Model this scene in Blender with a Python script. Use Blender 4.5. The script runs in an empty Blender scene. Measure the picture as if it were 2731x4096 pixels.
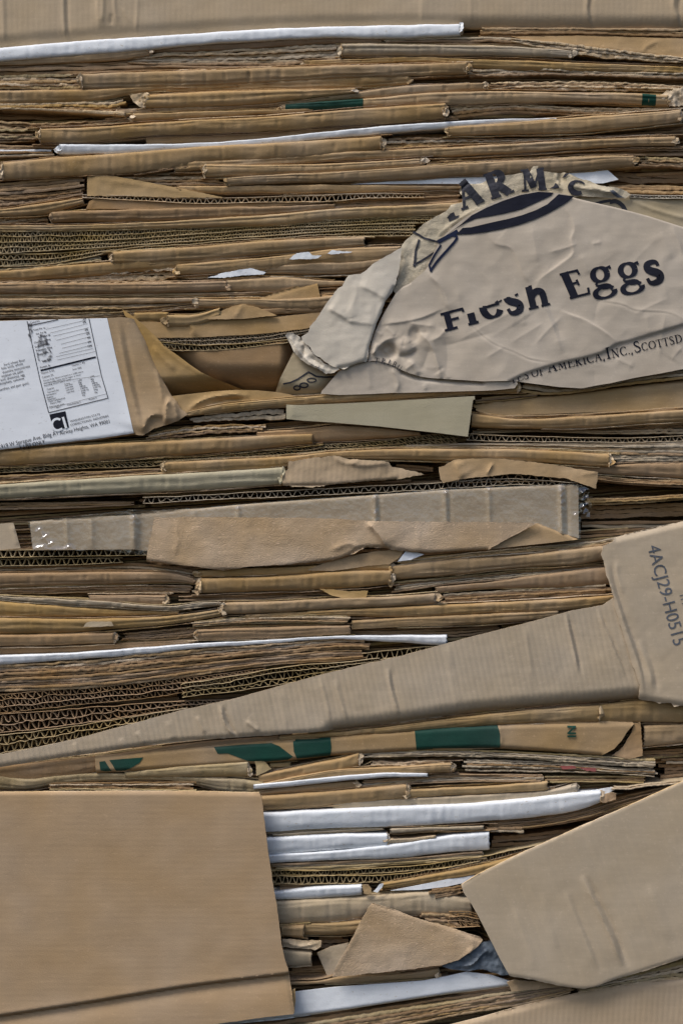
import bpy, math, random
import numpy as np
from mathutils import Vector, noise
from mathutils.geometry import delaunay_2d_cdt

random.seed(7)
SC = bpy.context.scene
COL = SC.collection
MM = 0.001
CAM_D = 1.9            # metres from the lens to the bale face
PX = 0.00025           # metres per unit of drafting on the bale face

# ------------------------------------------------------------------ camera, sky, sun, exposure
cd = bpy.data.cameras.new('camera'); cam = bpy.data.objects.new('camera', cd); COL.objects.link(cam)
cam.location = (0, -CAM_D, 0); cam.rotation_euler = (math.radians(90), 0, 0)
cd.sensor_fit = 'HORIZONTAL'; cd.sensor_width = 36; cd.lens = 36 * CAM_D / (2731 * PX)
cd.clip_start = 0.05; cd.clip_end = 200
SC.camera = cam
SUN_EL, SUN_AZ = 56, 232      # azimuth clockwise from +Y: over the photographer's left shoulder
world = bpy.data.worlds.new('World'); SC.world = world; world.use_nodes = True
wn = world.node_tree; bg = wn.nodes['Background']
sky = wn.nodes.new('ShaderNodeTexSky'); sky.sky_type = 'NISHITA'; sky.sun_disc = False
sky.sun_elevation = math.radians(SUN_EL); sky.sun_rotation = math.radians(SUN_AZ)
sky.air_density = 1.0; sky.dust_density = 3.0; sky.ozone_density = 1.0
wn.links.new(sky.outputs[0], bg.inputs[0]); bg.inputs[1].default_value = 0.10
sd = bpy.data.lights.new('sun', 'SUN'); sd.energy = 1.9; sd.angle = math.radians(22); sd.color = (1, .97, .93)
sun = bpy.data.objects.new('sun', sd); COL.objects.link(sun)
_e, _a = math.radians(SUN_EL), math.radians(SUN_AZ)
_dir = Vector((math.sin(_a) * math.cos(_e), math.cos(_a) * math.cos(_e), math.sin(_e)))
sun.rotation_euler = _dir.to_track_quat('Z', 'Y').to_euler()
vs = SC.view_settings; vs.view_transform = 'Standard'; vs.look = 'None'; vs.gamma = 1; vs.exposure = 0.46
vs.use_curve_mapping = False

# ------------------------------------------------------------------ materials
def kraft(name, col, rough=.85, var=.10, flute=0.0, fang=0, fscale=1150, bump=.25, spots=0.0, spec=.25, rnd=.12, fine=2600, soft=.14, spotcol=None, cover=.78):
    m = bpy.data.materials.new(name); m.use_nodes = True
    nt = m.node_tree; N = nt.nodes; L = nt.links; b = N['Principled BSDF']
    b.inputs['Roughness'].default_value = rough
    b.inputs['Specular IOR Level'].default_value = spec
    tc = N.new('ShaderNodeTexCoord')
    def nz(scale, det=3, stretch=None, rot=0):
        mp = N.new('ShaderNodeMapping'); L.new(tc.outputs['Object'], mp.inputs[0])
        if stretch: mp.inputs['Scale'].default_value = stretch
        mp.inputs['Rotation'].default_value = (0, rot, 0)
        n = N.new('ShaderNodeTexNoise'); n.inputs['Scale'].default_value = scale; n.inputs['Detail'].default_value = det
        L.new(mp.outputs[0], n.inputs[0]); return n.outputs[0]
    def mr(src, lo, hi):
        r = N.new('ShaderNodeMapRange'); r.inputs[1].default_value = .3; r.inputs[2].default_value = .7
        r.inputs[3].default_value = lo; r.inputs[4].default_value = hi; L.new(src, r.inputs[0]); return r.outputs[0]
    def mul(a, c):
        k = N.new('ShaderNodeMath'); k.operation = 'MULTIPLY'; L.new(a, k.inputs[0]); L.new(c, k.inputs[1]); return k.outputs[0]
    a = mr(nz(fine / 3, 2), 1 - var * .5, 1 + var * .5)
    c = mr(nz(26, 4), 1 - var, 1 + var)
    s = mr(nz(120, 3, (.25, 1, 2.2)), 1 - var * .7, 1 + var * .7)
    oi = N.new('ShaderNodeObjectInfo')
    r = N.new('ShaderNodeMapRange'); r.inputs[3].default_value = 1 - rnd; r.inputs[4].default_value = 1 + rnd
    L.new(oi.outputs['Random'], r.inputs[0])
    v = mul(mul(a, c), mul(s, r.outputs[0]))
    hs = N.new('ShaderNodeHueSaturation'); hs.inputs['Color'].default_value = (*col, 1)
    L.new(v, hs.inputs['Value'])
    r2 = N.new('ShaderNodeMath'); r2.operation = 'MULTIPLY'; r2.inputs[1].default_value = 7.31; L.new(oi.outputs['Random'], r2.inputs[0])
    r3 = N.new('ShaderNodeMath'); r3.operation = 'FRACT'; L.new(r2.outputs[0], r3.inputs[0])
    r4 = N.new('ShaderNodeMapRange'); r4.inputs[3].default_value = 1 - rnd * .9; r4.inputs[4].default_value = 1 + rnd * .8; L.new(r3.outputs[0], r4.inputs[0])
    L.new(mul(mr(nz(14, 2), 1.0 + var * 1.3, 1.0 - var * 1.3), r4.outputs[0]), hs.inputs['Saturation'])
    out = hs.outputs[0]
    if spots > 0:                         # flecks and scuffs in the paper
        sp = mr(nz(430, 3, (.6, 1, 1)), 0, 1)
        cr = N.new('ShaderNodeMapRange'); cr.inputs[1].default_value = cover; cr.inputs[2].default_value = 1
        cr.inputs[4].default_value = spots; L.new(sp, cr.inputs[0])
        mx = N.new('ShaderNodeMixRGB'); L.new(cr.outputs[0], mx.inputs[0]); L.new(out, mx.inputs[1])
        mx.inputs[2].default_value = (*(spotcol or (min(1, col[0] * 1.7), min(1, col[1] * 1.7), min(1, col[2] * 1.8))), 1); out = mx.outputs[0]
    L.new(out, b.inputs['Base Color'])
    bm = N.new('ShaderNodeBump'); bm.inputs['Strength'].default_value = bump; bm.inputs['Distance'].default_value = .0006
    L.new(nz(700, 4, (1, 1, 1.4)), bm.inputs['Height'])
    b2 = N.new('ShaderNodeBump'); b2.inputs['Strength'].default_value = soft; b2.inputs['Distance'].default_value = .002
    L.new(nz(75, 3), b2.inputs['Height']); L.new(bm.outputs[0], b2.inputs['Normal'])
    nrm = b2.outputs[0]
    if flute > 0:                         # flutes showing through the liner
        mp = N.new('ShaderNodeMapping'); mp.inputs['Rotation'].default_value = (0, math.radians(fang), 0)
        L.new(tc.outputs['Object'], mp.inputs[0])
        w = N.new('ShaderNodeTexWave'); w.bands_direction = 'X'; w.inputs['Scale'].default_value = fscale / 20.0
        w.inputs['Distortion'].default_value = .5; w.inputs['Detail'].default_value = 2; w.inputs['Detail Scale'].default_value = .6
        L.new(mp.outputs[0], w.inputs[0])
        b3 = N.new('ShaderNodeBump'); b3.inputs['Strength'].default_value = flute; b3.inputs['Distance'].default_value = .0012
        L.new(w.outputs[1], b3.inputs['Height']); L.new(nrm, b3.inputs['Normal']); nrm = b3.outputs[0]
    L.new(nrm, b.inputs['Normal'])
    return m

M = {}
M['tan'] = kraft('kraft_tan', (.415, .28, .145), spots=.25)
M['gold'] = kraft('kraft_golden', (.42, .28, .13), spots=.2)
M['mauve'] = kraft('kraft_mauve', (.355, .235, .13), spots=.25)
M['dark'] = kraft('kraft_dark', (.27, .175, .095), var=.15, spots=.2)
M['olive'] = kraft('kraft_olive', (.40, .30, .155), var=.14, spots=.3)
M['greyk'] = kraft('kraft_grey', (.46, .37, .255), spots=.15)
M['pale'] = kraft('torn_paper', (.56, .43, .28), var=.18, bump=.8, spots=.5)
M['flap'] = kraft('kraft_flap', (.47, .36, .235), var=.05, flute=.06, spots=.12, rnd=.03, soft=.12)
M['flapd'] = kraft('kraft_flap_diagonal', (.47, .375, .262), var=.05, flute=.12, fang=22, fscale=800, spots=.15, rnd=.02, soft=.08)
M['flapv'] = kraft('kraft_flap_upright', (.47, .375, .262), var=.06, flute=.15, fang=12, spots=.15, rnd=.02, soft=.08)
M['flaph'] = kraft('kraft_flap_level', (.425, .295, .175), var=.06, flute=.02, fang=90, spots=.15, rnd=.02, soft=.08)
M['pink'] = kraft('kraft_pink', (.47, .35, .225), var=.05, flute=.10, fang=-4, rnd=.03, soft=.1)
M['egg'] = kraft('smooth_kraft', (.53, .45, .355), var=.05, bump=.15, rnd=.0, soft=.06, spots=.1)
M['eggtan'] = kraft('smooth_kraft_back', (.43, .35, .23), var=.07, bump=.2, rnd=.0, soft=.1)
M['eggpale'] = kraft('pale_inner_paper', (.66, .585, .475), var=.05, bump=.3, rnd=.0, soft=.08)
M['eggedge'] = kraft('torn_strip', (.54, .46, .33), var=.1, bump=.8, spots=.4, rnd=0)
M['white'] = kraft('white_liner', (.80, .82, .84), rough=.8, var=.06, bump=.15, spec=.1, rnd=.03, soft=.2, spots=.4, spotcol=(.45,.34,.2), cover=.9)
M['label'] = kraft('white_label', (.84, .86, .89), rough=.4, var=.025, bump=.06, spec=.5, rnd=0, soft=.06, spots=.35, spotcol=(.45,.42,.4), cover=.9)
M['chip'] = kraft('grey_chipboard', (.42, .37, .25), var=.05, bump=.4, rnd=.03)
M['fuzz'] = kraft('torn_fuzzy_liner', (.50, .36, .225), var=.13, bump=1.0, spots=.45, rnd=.02)
M['green'] = kraft('green_print', (.011, .055, .038), rough=.6, var=.12, rnd=.04)
M['navy'] = kraft('navy_ink', (.017, .018, .028), rough=.7, var=.2, rnd=0, spec=.1, spots=.12, soft=.06)
M['blue'] = kraft('blue_ink', (.017, .022, .048), rough=.7, var=.15, rnd=0, spec=.1)
M['ink'] = kraft('grey_ink', (.10, .11, .13), rough=.7, var=.25, rnd=0)
M['black'] = kraft('black_ink', (.035, .035, .045), rough=.7, var=.2, rnd=0)
M['red'] = kraft('red_print', (.30, .09, .08), var=.15)
M['mossy'] = kraft('kraft_mossy', (.24, .20, .12), var=.25, spots=.3)
M['plastic'] = kraft('grey_plastic_film', (.13, .155, .185), rough=.5, var=.25, spec=.3)
def tape_mat():
    m = bpy.data.materials.new('clear_tape'); m.use_nodes = True; nt = m.node_tree; N = nt.nodes; L = nt.links
    N.remove(N['Principled BSDF']); o = N['Material Output']
    g = N.new('ShaderNodeBsdfGlossy'); g.inputs['Roughness'].default_value = .12
    t = N.new('ShaderNodeBsdfTransparent'); t.inputs[0].default_value = (.98, .98, .98, 1)
    f = N.new('ShaderNodeLayerWeight'); f.inputs[0].default_value = .25
    mx = N.new('ShaderNodeMixShader')
    mm = N.new('ShaderNodeMath'); mm.operation = 'MULTIPLY_ADD'; mm.inputs[1].default_value = .6; mm.inputs[2].default_value = .13
    L.new(f.outputs['Facing'], mm.inputs[0]); L.new(mm.outputs[0], mx.inputs[0]); L.new(t.outputs[0], mx.inputs[1]); L.new(g.outputs[0], mx.inputs[2])
    tc = N.new('ShaderNodeTexCoord'); n = N.new('ShaderNodeTexNoise'); n.inputs['Scale'].default_value = 220; n.inputs['Detail'].default_value = 3
    L.new(tc.outputs['Object'], n.inputs[0]); b = N.new('ShaderNodeBump'); b.inputs['Strength'].default_value = .35; b.inputs['Distance'].default_value = .0012
    L.new(n.outputs[0], b.inputs['Height']); L.new(b.outputs[0], g.inputs['Normal']); L.new(mx.outputs[0], o.inputs[0])
    return m
M['tape'] = tape_mat()
def smudge_mat():
    m = bpy.data.materials.new('ink_smudge'); m.use_nodes = True; nt = m.node_tree; N = nt.nodes; L = nt.links
    b = N['Principled BSDF']; b.inputs['Base Color'].default_value = (.03, .03, .04, 1); b.inputs['Roughness'].default_value = .8
    tc = N.new('ShaderNodeTexCoord'); n = N.new('ShaderNodeTexNoise'); n.inputs['Scale'].default_value = 260; n.inputs['Detail'].default_value = 5
    L.new(tc.outputs['Object'], n.inputs[0]); r = N.new('ShaderNodeMapRange'); r.inputs[1].default_value = .45; r.inputs[2].default_value = .66
    r.inputs[4].default_value = .85; L.new(n.outputs[0], r.inputs[0]); L.new(r.outputs[0], b.inputs['Alpha'])
    return m
M['smudge'] = smudge_mat()

# ------------------------------------------------------------------ drafting helpers
class Frame:
    def __init__(s, x0, y0, k): s.x0, s.y0, s.k = x0, y0, k
    def p(s, X, Y): return (s.x0 + X / s.k, s.y0 + Y / s.k)
    def P(s, txt):
        return [s.p(*map(float, q.split())) for q in txt.split(',')] if isinstance(txt, str) else [s.p(*q) for q in txt]
R = [Frame(0, y, 1.12) for y in (0, 600, 1200, 1800, 2400, 3000, 3396)]
E1, E2, E3, E4 = (Frame(x, y, 1.96) for x, y in ((1131, 640), (1931, 640), (1131, 1100), (1931, 1100)))
E5, E6 = Frame(0, 1250, 2.6133), Frame(0, 1500, 2.6133)
E7 = Frame(600, 1200, 2.24); E8 = Frame(2331, 2050, 2.94)

def world(sx, sy, d, d0):                 # drafting units -> metres; d, d0 in mm towards the viewer (d0 = the thing's own depth)
    k = 1 - d0 * MM / CAM_D
    return ((sx - 1365.5) * PX * k, -d * MM, (2048 - sy) * PX * k)
def nz(*a): return noise.noise(Vector((*a, 0, 0)[:3]))

def obj(name, V, F, mats, parent=None, smooth=True, mi=None, loc=None):
    V = np.asarray(V, float)
    if loc is None: loc = Vector(V.mean(axis=0)) if parent is None else Vector((0, 0, 0))
    base = loc if parent is None else Vector(parent['_o'])
    me = bpy.data.meshes.new(name)
    me.from_pydata((V - np.array(base)).tolist(), [], F)
    for m in (mats if isinstance(mats, list) else [mats]): me.materials.append(m)
    if smooth: me.polygons.foreach_set('use_smooth', [True] * len(me.polygons))
    if mi is not None: me.polygons.foreach_set('material_index', mi)
    me.update()
    o = bpy.data.objects.new(name, me); COL.objects.link(o)
    if parent is None: o.location = base
    else: o.parent = parent
    o['_o'] = tuple(base)
    return o
def thing(name, label, cat, at, group=None):
    o = bpy.data.objects.new(name, None); COL.objects.link(o); o.location = at; o.empty_display_size = .02
    o['_o'] = tuple(at); tag(o, label, cat, group); return o
def tag(o, label, cat, group=None):
    o['label'] = label; o['category'] = cat
    if group: o['group'] = group

def curve(xs, ys, q):                     # smooth monotone-ish interpolation
    xs = np.asarray(xs, float); ys = np.asarray(ys, float); q = np.asarray(q, float)
    n = len(xs)
    if n == 2: 
        t = (q - xs[0]) / (xs[1] - xs[0]); return ys[0] + t * (ys[1] - ys[0])
    h = np.diff(xs); s = np.diff(ys) / h; m = np.zeros(n)
    m[0], m[-1] = s[0], s[-1]
    for i in range(1, n - 1):
        m[i] = 0 if s[i - 1] * s[i] < 0 and abs(s[i-1]-s[i]) > .2 else (s[i - 1] * h[i] + s[i] * h[i - 1]) / (h[i] + h[i - 1])
    i = np.clip(np.searchsorted(xs, q) - 1, 0, n - 2); t = (q - xs[i]) / h[i]
    tc = np.clip(t, 0, 1); over = (q - xs[i] - tc * h[i])
    t2, t3 = tc * tc, tc ** 3
    v = (2*t3 - 3*t2 + 1) * ys[i] + (t3 - 2*t2 + tc) * h[i] * m[i] + (-2*t3 + 3*t2) * ys[i+1] + (t3 - t2) * h[i] * m[i+1]
    return v + over * np.where(t > 1, m[-1], m[0])

class Band:
    def __init__(s, fr, txt):
        st = [tuple(map(float, q.split())) for q in txt.split(',')]
        s.x = []; s.t = []; s.b = []
        for X, a, c in st:
            x, t = fr.p(X, a); _, bb = fr.p(X, c); s.x.append(x); s.t.append(t); s.b.append(bb)
        s.openl = s.x[0] > 5; s.openr = s.x[-1] < 2725      # ends that show in the picture
        s.x0 = s.x[0] if s.openl else -150; s.x1 = s.x[-1] if s.openr else 2881
    def top(s, q): return curve(s.x, s.t, q)
    def bot(s, q): return curve(s.x, s.b, q)

CNT = [0]
def seed():
    CNT[0] += 1; return CNT[0] * 13.37

def strip_faces(nc, npf, closed=False):
    F = []
    for i in range(nc - 1):
        a = i * npf; b = a + npf
        for j in range(npf - 1): F.append((a + j, a + j + 1, b + j + 1, b + j))
        if closed: F.append((a + npf - 1, a, b, b + npf - 1))
    return F

GF = 'folded flattened boxes pressed flat in the bale'
GP = 'layers of crushed cardboard edges in the bale'
GC = 'open corrugated edges in the bale'

def torn_knob(parent, x, yc, hh, sgn, d, d0, mat):
    s = seed(); V = []; F = []; nu, nv = 6, 14; L = random.uniform(10, 20)
    for i in range(nu):
        u = i / (nu - 1); r = math.sqrt(max(0, 1 - u * u * .96))
        for j in range(nv):
            a = 2 * math.pi * j / nv
            k = 1 + .55 * nz(math.cos(a) * 1.9 + s, math.sin(a) * 1.9, u * 2)
            px = x + sgn * (u * L * (1 + .9 * nz(s, a, 3)) - 3)
            V.append(world(px, yc + math.sin(a) * hh * 1.02 * r * k, d - 2.0 + math.cos(a) * hh * .25 * .75 * r * k, d0))
    F = strip_faces(nu, nv, True)
    return obj('torn_end', V, F, M[mat], parent, smooth=False)

def fold(fr, txt, mat, label, d=None, b=None, ends='tt', name='flattened_box', cat='flattened box', group=GF, bands=(), apex=.3, wob=1.0, back=55, endmat='pale', n=2.75, mats=None, extra=None):
    B = Band(fr, txt); s = seed()
    if d is None: d = random.uniform(-2.5, 2.5)
    d0 = d
    nc = max(8, int((B.x1 - B.x0) / 7)); xs = np.linspace(B.x0, B.x1, nc)
    T, Bo = B.top(xs), B.bot(xs)
    phis = np.linspace(0, math.pi, 25)
    c0 = random.uniform(-.55, .6); c1 = random.uniform(-.6, .3); gv = (.9 if random.random() < .7 else 0) * (float(np.median(Bo - T)) > 24) * (0 if mat == 'white' else 1)
    def section(x, t, bo, inset, xi):
        yc, a = (t + bo) / 2, max(.8, (bo - t) / 2) - inset * 4
        a = max(a, .4)
        hmm = a * .25
        bb = (min(hmm * .85, 5) if b is None else b) - inset
        bb *= 1 + .25 * nz(x * .004, s, 5)
        e1 = wob * (1.3 * nz(x * .012, s) + .45 * nz(x * .06, s, 2) + .35 * nz(x * .3, s, 5))
        dz = wob * (1.3 * nz(x * .006, s, 9) + .45 * nz(x * .045, s, 7))
        cr = (max(0, .07 - abs(nz(x * .009, s, 20))) * 13 + max(0, nz(x * .03, s, 20) - .38) * 3.2) * wob * (.35 if mat == 'white' else 1)
        row = [(x, yc - a - 4 * .05, d - back, )]
        for k, p in enumerate(phis):
            c, sn = math.cos(p), math.sin(p)
            z = a * math.copysign(abs(c) ** (2 / n), c)
            y = bb * abs(sn) ** (2 / n) * (1 + apex * 1.6 * c)
            y -= gv * (math.exp(-((c - c0 - .35 * nz(x * .004, s, 50)) / .09) ** 2) + .6 * math.exp(-((c - c1 - .3 * nz(x * .006, s, 60)) / .07) ** 2)) * (.6 + .8 * nz(x * .01, s, 70))
            y -= cr * sn * (.75 + .9 * nz(p * 1.3 + x * .002, s, 3))
            loc = .35 * nz(x * .012, z * .05, s + 3) + .10 * nz(x * .09, z * .1, s)
            row.append((x, yc - z + e1 * (1.5 if abs(c) > .3 else 0), d + y - bb * .4 + dz + loc * wob * sn))
        row.append((x, yc + a, d - back))
        return row
    V = []; npf = len(phis) + 2
    cols_o, cols_i = [], []
    for i, x in enumerate(xs):
        ol = (x - B.x0) if B.openl else 1e9; orr = (B.x1 - x) if B.openr else 1e9
        cols_o.append(section(x, T[i], Bo[i], 0, i)); cols_i.append(section(x, T[i], Bo[i], .55, i))
    def jag(col, sgn):
        return [(px + sgn * (5.5 * nz(k * .55, s, 31) + 3 * nz(k * 1.3, s)), py, dd) for k, (px, py, dd) in enumerate(col)]
    if B.openl: cols_o[0] = jag(cols_o[0], 1); cols_i[0] = jag(cols_i[0], 1)
    if B.openr: cols_o[-1] = jag(cols_o[-1], 1); cols_i[-1] = jag(cols_i[-1], 1)
    for c in cols_o + cols_i: V += [world(px, py, dd, d0) for px, py, dd in c]
    F = strip_faces(nc, npf); off = nc * npf; mi = [0] * len(F)
    G = [tuple(off + q for q in reversed(f)) for f in F]; F = F + G; mi += [0] * len(G)
    for col in (([0] if B.openl else []) + ([nc - 1] if B.openr else [])):
        a = col * npf
        for j in range(npf - 1):
            F.append((a + j, a + j + 1, off + a + j + 1, off + a + j)); mi.append(1)
    if mats: F_m = mats
    yc = (T[0] + Bo[0]) / 2
    mid = len(xs) // 2
    root = thing(name, label, cat, world(xs[mid], (T[mid] + Bo[mid]) / 2, d, d0), group)
    o = obj('folded_sheet', V, F, [M[mat], M[endmat]], root, mi=mi)
    for x0, x1, bm in bands:
        x0, x1 = fr.p(x0, 0)[0], fr.p(x1, 0)[0]
        q = np.linspace(x0, x1, max(3, int((x1 - x0) / 9))); VV = []
        for x in q:
            c = section(x, float(B.top(x)), float(B.bot(x)), -.12, 0)[1:-1]
            VV += [world(px, py, dd + .1, d0) for px, py, dd in c]
        obj('printed_band', VV, strip_faces(len(q), npf - 2), M[bm], root)
    hpx = float(np.median(Bo - T))
    if extra is None: extra = 0 if mat in ('white', 'pale') else (5 if hpx > 34 else 4)
    for e_ in range(extra):
        side = -1 if e_ % 2 == 0 else 1; pm = random.choice(['dark', 'mauve', 'olive', mat, 'pale'])
        o1 = random.uniform(0, .5) * (B.x1 - B.x0) if random.random() < .5 else -random.uniform(0, 60); o2 = random.uniform(0, .4) * (B.x1 - B.x0) if random.random() < .4 else -random.uniform(0, 60)
        q = np.arange(B.x0 + (o1 if B.openl else 0), B.x1 - (o2 if B.openr else 0), 7)
        if len(q) < 12: continue
        off = random.uniform(1.0, 8.5); th = np.array([3.2 + 1.6 * nz(x * .03, s, e_) + 1.2 * nz(x * .2, s, e_) for x in q])
        yy = (B.top(q) - off) if side < 0 else (B.bot(q) + off)
        yy = yy + np.array([3.0 * nz(x * .008, s + e_ * 3, 1) + 1.0 * nz(x * .06, s, e_) for x in q])
        fr_ = d - random.uniform(.5, 3.5) + np.array([1.8 * nz(x * .01, s, e_ + 9) + .8 * nz(x * .12, s, e_) + .4 * nz(x * .4, s, e_) for x in q])
        PV, PF = slab(q, yy - th / 2, yy + th / 2, fr_, d - back, d0)
        obj('rear_ply', PV, PF, M[pm], root, smooth=False)
    for flag, isopen, x, sg, ii in ((ends[0], B.openl, B.x0, -1, 0), (ends[1], B.openr, B.x1, 1, -1)):
        if isopen and flag == 't':
            torn_knob(root, x, (T[ii] + Bo[ii]) / 2, (Bo[ii] - T[ii]) / 2, sg, d, d0, endmat)
            hh = (Bo[ii] - T[ii]) / 2; yc = (T[ii] + Bo[ii]) / 2
            for q_ in range(2 if hh > 14 else 1):
                a0 = random.uniform(0, 6.28); rx, ry = random.uniform(9, 20), hh * random.uniform(.5, .95)
                cx_, cy_ = x + sg * random.uniform(-6, 14), yc + random.uniform(-.5, .5) * hh
                pl_ = [(cx_ + rx * math.cos(a0 + t * 1.05) * random.uniform(.6, 1.3), cy_ + ry * math.sin(a0 + t * 1.05) * random.uniform(.6, 1.2)) for t in range(6)]
                pl_ = sorted(pl_, key=lambda p_: math.atan2(p_[1] - cy_, p_[0] - cx_))
                try: panel_mesh('torn_scrap', pl_, Relief(d + 1.2 + random.uniform(-.5, 1.5), (random.uniform(-60, 60), random.uniform(-60, 60)), (cx_, cy_), (2.2, .05)), random.choice([endmat, mat]), root, step=4.5, jag=3, thick=.6, d0=d0, smooth=False, edgemat=endmat)
                except Exception: pass
    return root

def slab(fr_x, top_y, bot_y, front, dback, d0):
    V = []
    for x, t, b, f in zip(fr_x, top_y, bot_y, front):
        m = (t + b) / 2
        V += [world(x, t, dback, d0), world(x, t, f - .25, d0), world(x, m, f, d0), world(x, b, f - .25, d0), world(x, b, dback, d0)]
    return V, strip_faces(len(fr_x), 5, True)

def plies(fr, txt, n, mats, label, d=-2, jag=1.0, name='crushed_box', cat='crushed box', group=GP, ends=True, fill=.86, back=45):
    B = Band(fr, txt); s = seed(); mats = mats.split()
    d0 = d; xs = np.linspace(B.x0, B.x1, max(6, int((B.x1 - B.x0) / 6)))
    T, Bo = B.top(xs), B.bot(xs); mid = len(xs) // 2
    root = thing(name, label, cat, world(xs[mid], (T[mid] + Bo[mid]) / 2, d, d0), group)
    for i in range(n):
        p = (Bo - T) / n
        e = random.uniform(0, 45)
        lo = 0 if not B.openl else int(random.uniform(0, 30) / 6); hi = len(xs) - (0 if not B.openr else int(random.uniform(0, 30) / 6))
        sl = slice(lo, max(lo + 4, hi)); q = xs[sl]
        w = np.array([.30 * nz(x * .010, s + i * 7) + .22 * nz(x * .045, i * 3 + s, 4) * jag for x in q])
        th = np.array([max(.25, fill + .3 * nz(x * .012, s - i * 5, 8) + .09 * jag * nz(x * .15, s + i, 2)) for x in q])
        c = T[sl] + p[sl] * (i + .5 + w)
        fr_ = d + random.uniform(-1.8, 1.6) + np.array([2.0 * nz(x * .008, s + i * 11, 1) + jag * (.7 * nz(x * .05, s, i * 2 + .5) + .22 * nz(x * .33, s, i)) for x in q])
        V, F = slab(q, c - p[sl] * th / 2, c + p[sl] * th / 2, fr_, d - back, d0)
        obj('ply', V, F, M[random.choice(mats)], root, smooth=False)
    return root

def flutes(fr, txt, n, pitch, mat, label, d=-1, crush=.3, lean=0.0, name='corrugated_board', cat='corrugated board', group=GC, wmat=None, wt=.55, depth=22, lt=.9):
    B = Band(fr, txt); s = seed(); d0 = d; pitch = pitch / fr.k
    xs = np.linspace(B.x0, B.x1, max(6, int((B.x1 - B.x0) / 6))); T, Bo = B.top(xs), B.bot(xs); mid = len(xs) // 2
    root = thing(name, label, cat, world(xs[mid], (T[mid] + Bo[mid]) / 2, d, d0), group)
    def line(i, q):
        w = np.array([crush * .42 * nz(x * .012, s + i * 7) + crush * .16 * nz(x * .05, s + i) for x in q])
        if i in (0, n): w = w * .4
        return B.top(q) + (B.bot(q) - B.top(q)) / n * (i + w)
    for i in range(n + 1):
        c = line(i, xs); t = lt * 4 * .5 * np.array([1 + .35 * nz(x * .05, s, i) for x in xs])
        f = d + random.uniform(-.6, .9) + np.array([.9 * nz(x * .01, s + i * 3, 2) + .5 * nz(x * .2, s, i) for x in xs])
        V, F = slab(xs, c - t / 2 * 1.3, c + t / 2 * 1.3, f, d - 45, d0)
        obj('liner', V, F, M[mat], root, smooth=False)
    for i in range(n):
        per = 12; pitch_i = pitch * random.uniform(.9, 1.12); q = np.arange(B.x0, B.x1, pitch_i / per)
        a, b_ = line(i, q), line(i + 1, q)
        ph = random.uniform(0, 6.28)
        pts = []
        for k, x in enumerate(q):
            th = 2 * math.pi * x / pitch_i + ph + 1.6 * crush * 2 * nz(x * .006, s + i * 5, 3)
            sn = math.sin(th); w = math.copysign(abs(sn) ** .9, sn)
            am = .5 - .12 * crush + .34 * crush * nz(x * .02, s + i, 6)
            c = (a[k] + b_[k]) / 2; h = (b_[k] - a[k])
            y = c + h * w * min(.47, am)
            xx = x + pitch * (-.025 * math.sin(2 * th) + lean * w * .5 + crush * .15 * nz(x * .08, s + i, 1))
            pts.append((xx, y))
        pts = np.array(pts); tg = np.gradient(pts, axis=0); L = np.hypot(tg[:, 0], tg[:, 1]) + 1e-6
        nr = np.stack([-tg[:, 1] / L, tg[:, 0] / L], 1); hw = wt * 4 / 2
        V = []
        fj = d - .9 + random.uniform(-.8, .5)
        for k in range(len(pts)):
            f = fj + .9 * nz(pts[k, 0] * .05, s, i + 4)
            p1, p2 = pts[k] + nr[k] * hw, pts[k] - nr[k] * hw
            V += [world(*p1, f, d0), world(*p2, f, d0), world(*p2, f - depth, d0), world(*p1, f - depth, d0)]
        obj('fluting', V, strip_faces(len(pts), 4, True), M[wmat or mat], root)
    return root

# ------------------------------------------------------------------ panels (faces with creases)
def seg_dist(P, poly):
    best = np.full(len(P), 1e9); side = np.zeros(len(P)); tt = np.zeros(len(P))
    poly = np.asarray(poly, float); cum = np.concatenate([[0], np.cumsum(np.hypot(*np.diff(poly, axis=0).T))])
    for i in range(len(poly) - 1):
        a, b = poly[i], poly[i + 1]; ab = b - a; l2 = ab @ ab + 1e-9
        t = np.clip(((P - a) @ ab) / l2, 0, 1); pr = a + t[:, None] * ab; v = P - pr
        dd = np.hypot(v[:, 0], v[:, 1]); m = dd < best
        best[m] = dd[m]; tt[m] = (cum[i] + t[m] * math.sqrt(l2)) / cum[-1]
        side[m] = np.sign(ab[0] * v[m, 1] - ab[1] * v[m, 0])
    return best, side, tt
def smooth_poly(pts, step=14):
    pts = np.asarray(pts, float)
    if len(pts) < 3: return pts
    out = []
    ext = np.vstack([2 * pts[0] - pts[1], pts, 2 * pts[-1] - pts[-2]])
    for i in range(1, len(ext) - 2):
        p0, p1, p2, p3 = ext[i-1:i+3]; k = max(2, int(np.hypot(*(p2 - p1)) / step))
        for j in range(k):
            t = j / k
            out.append(.5 * ((2*p1) + (-p0+p2)*t + (2*p0-5*p1+4*p2-p3)*t*t + (-p0+3*p1-3*p2+p3)*t**3))
    out.append(pts[-1]); return np.array(out)
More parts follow.
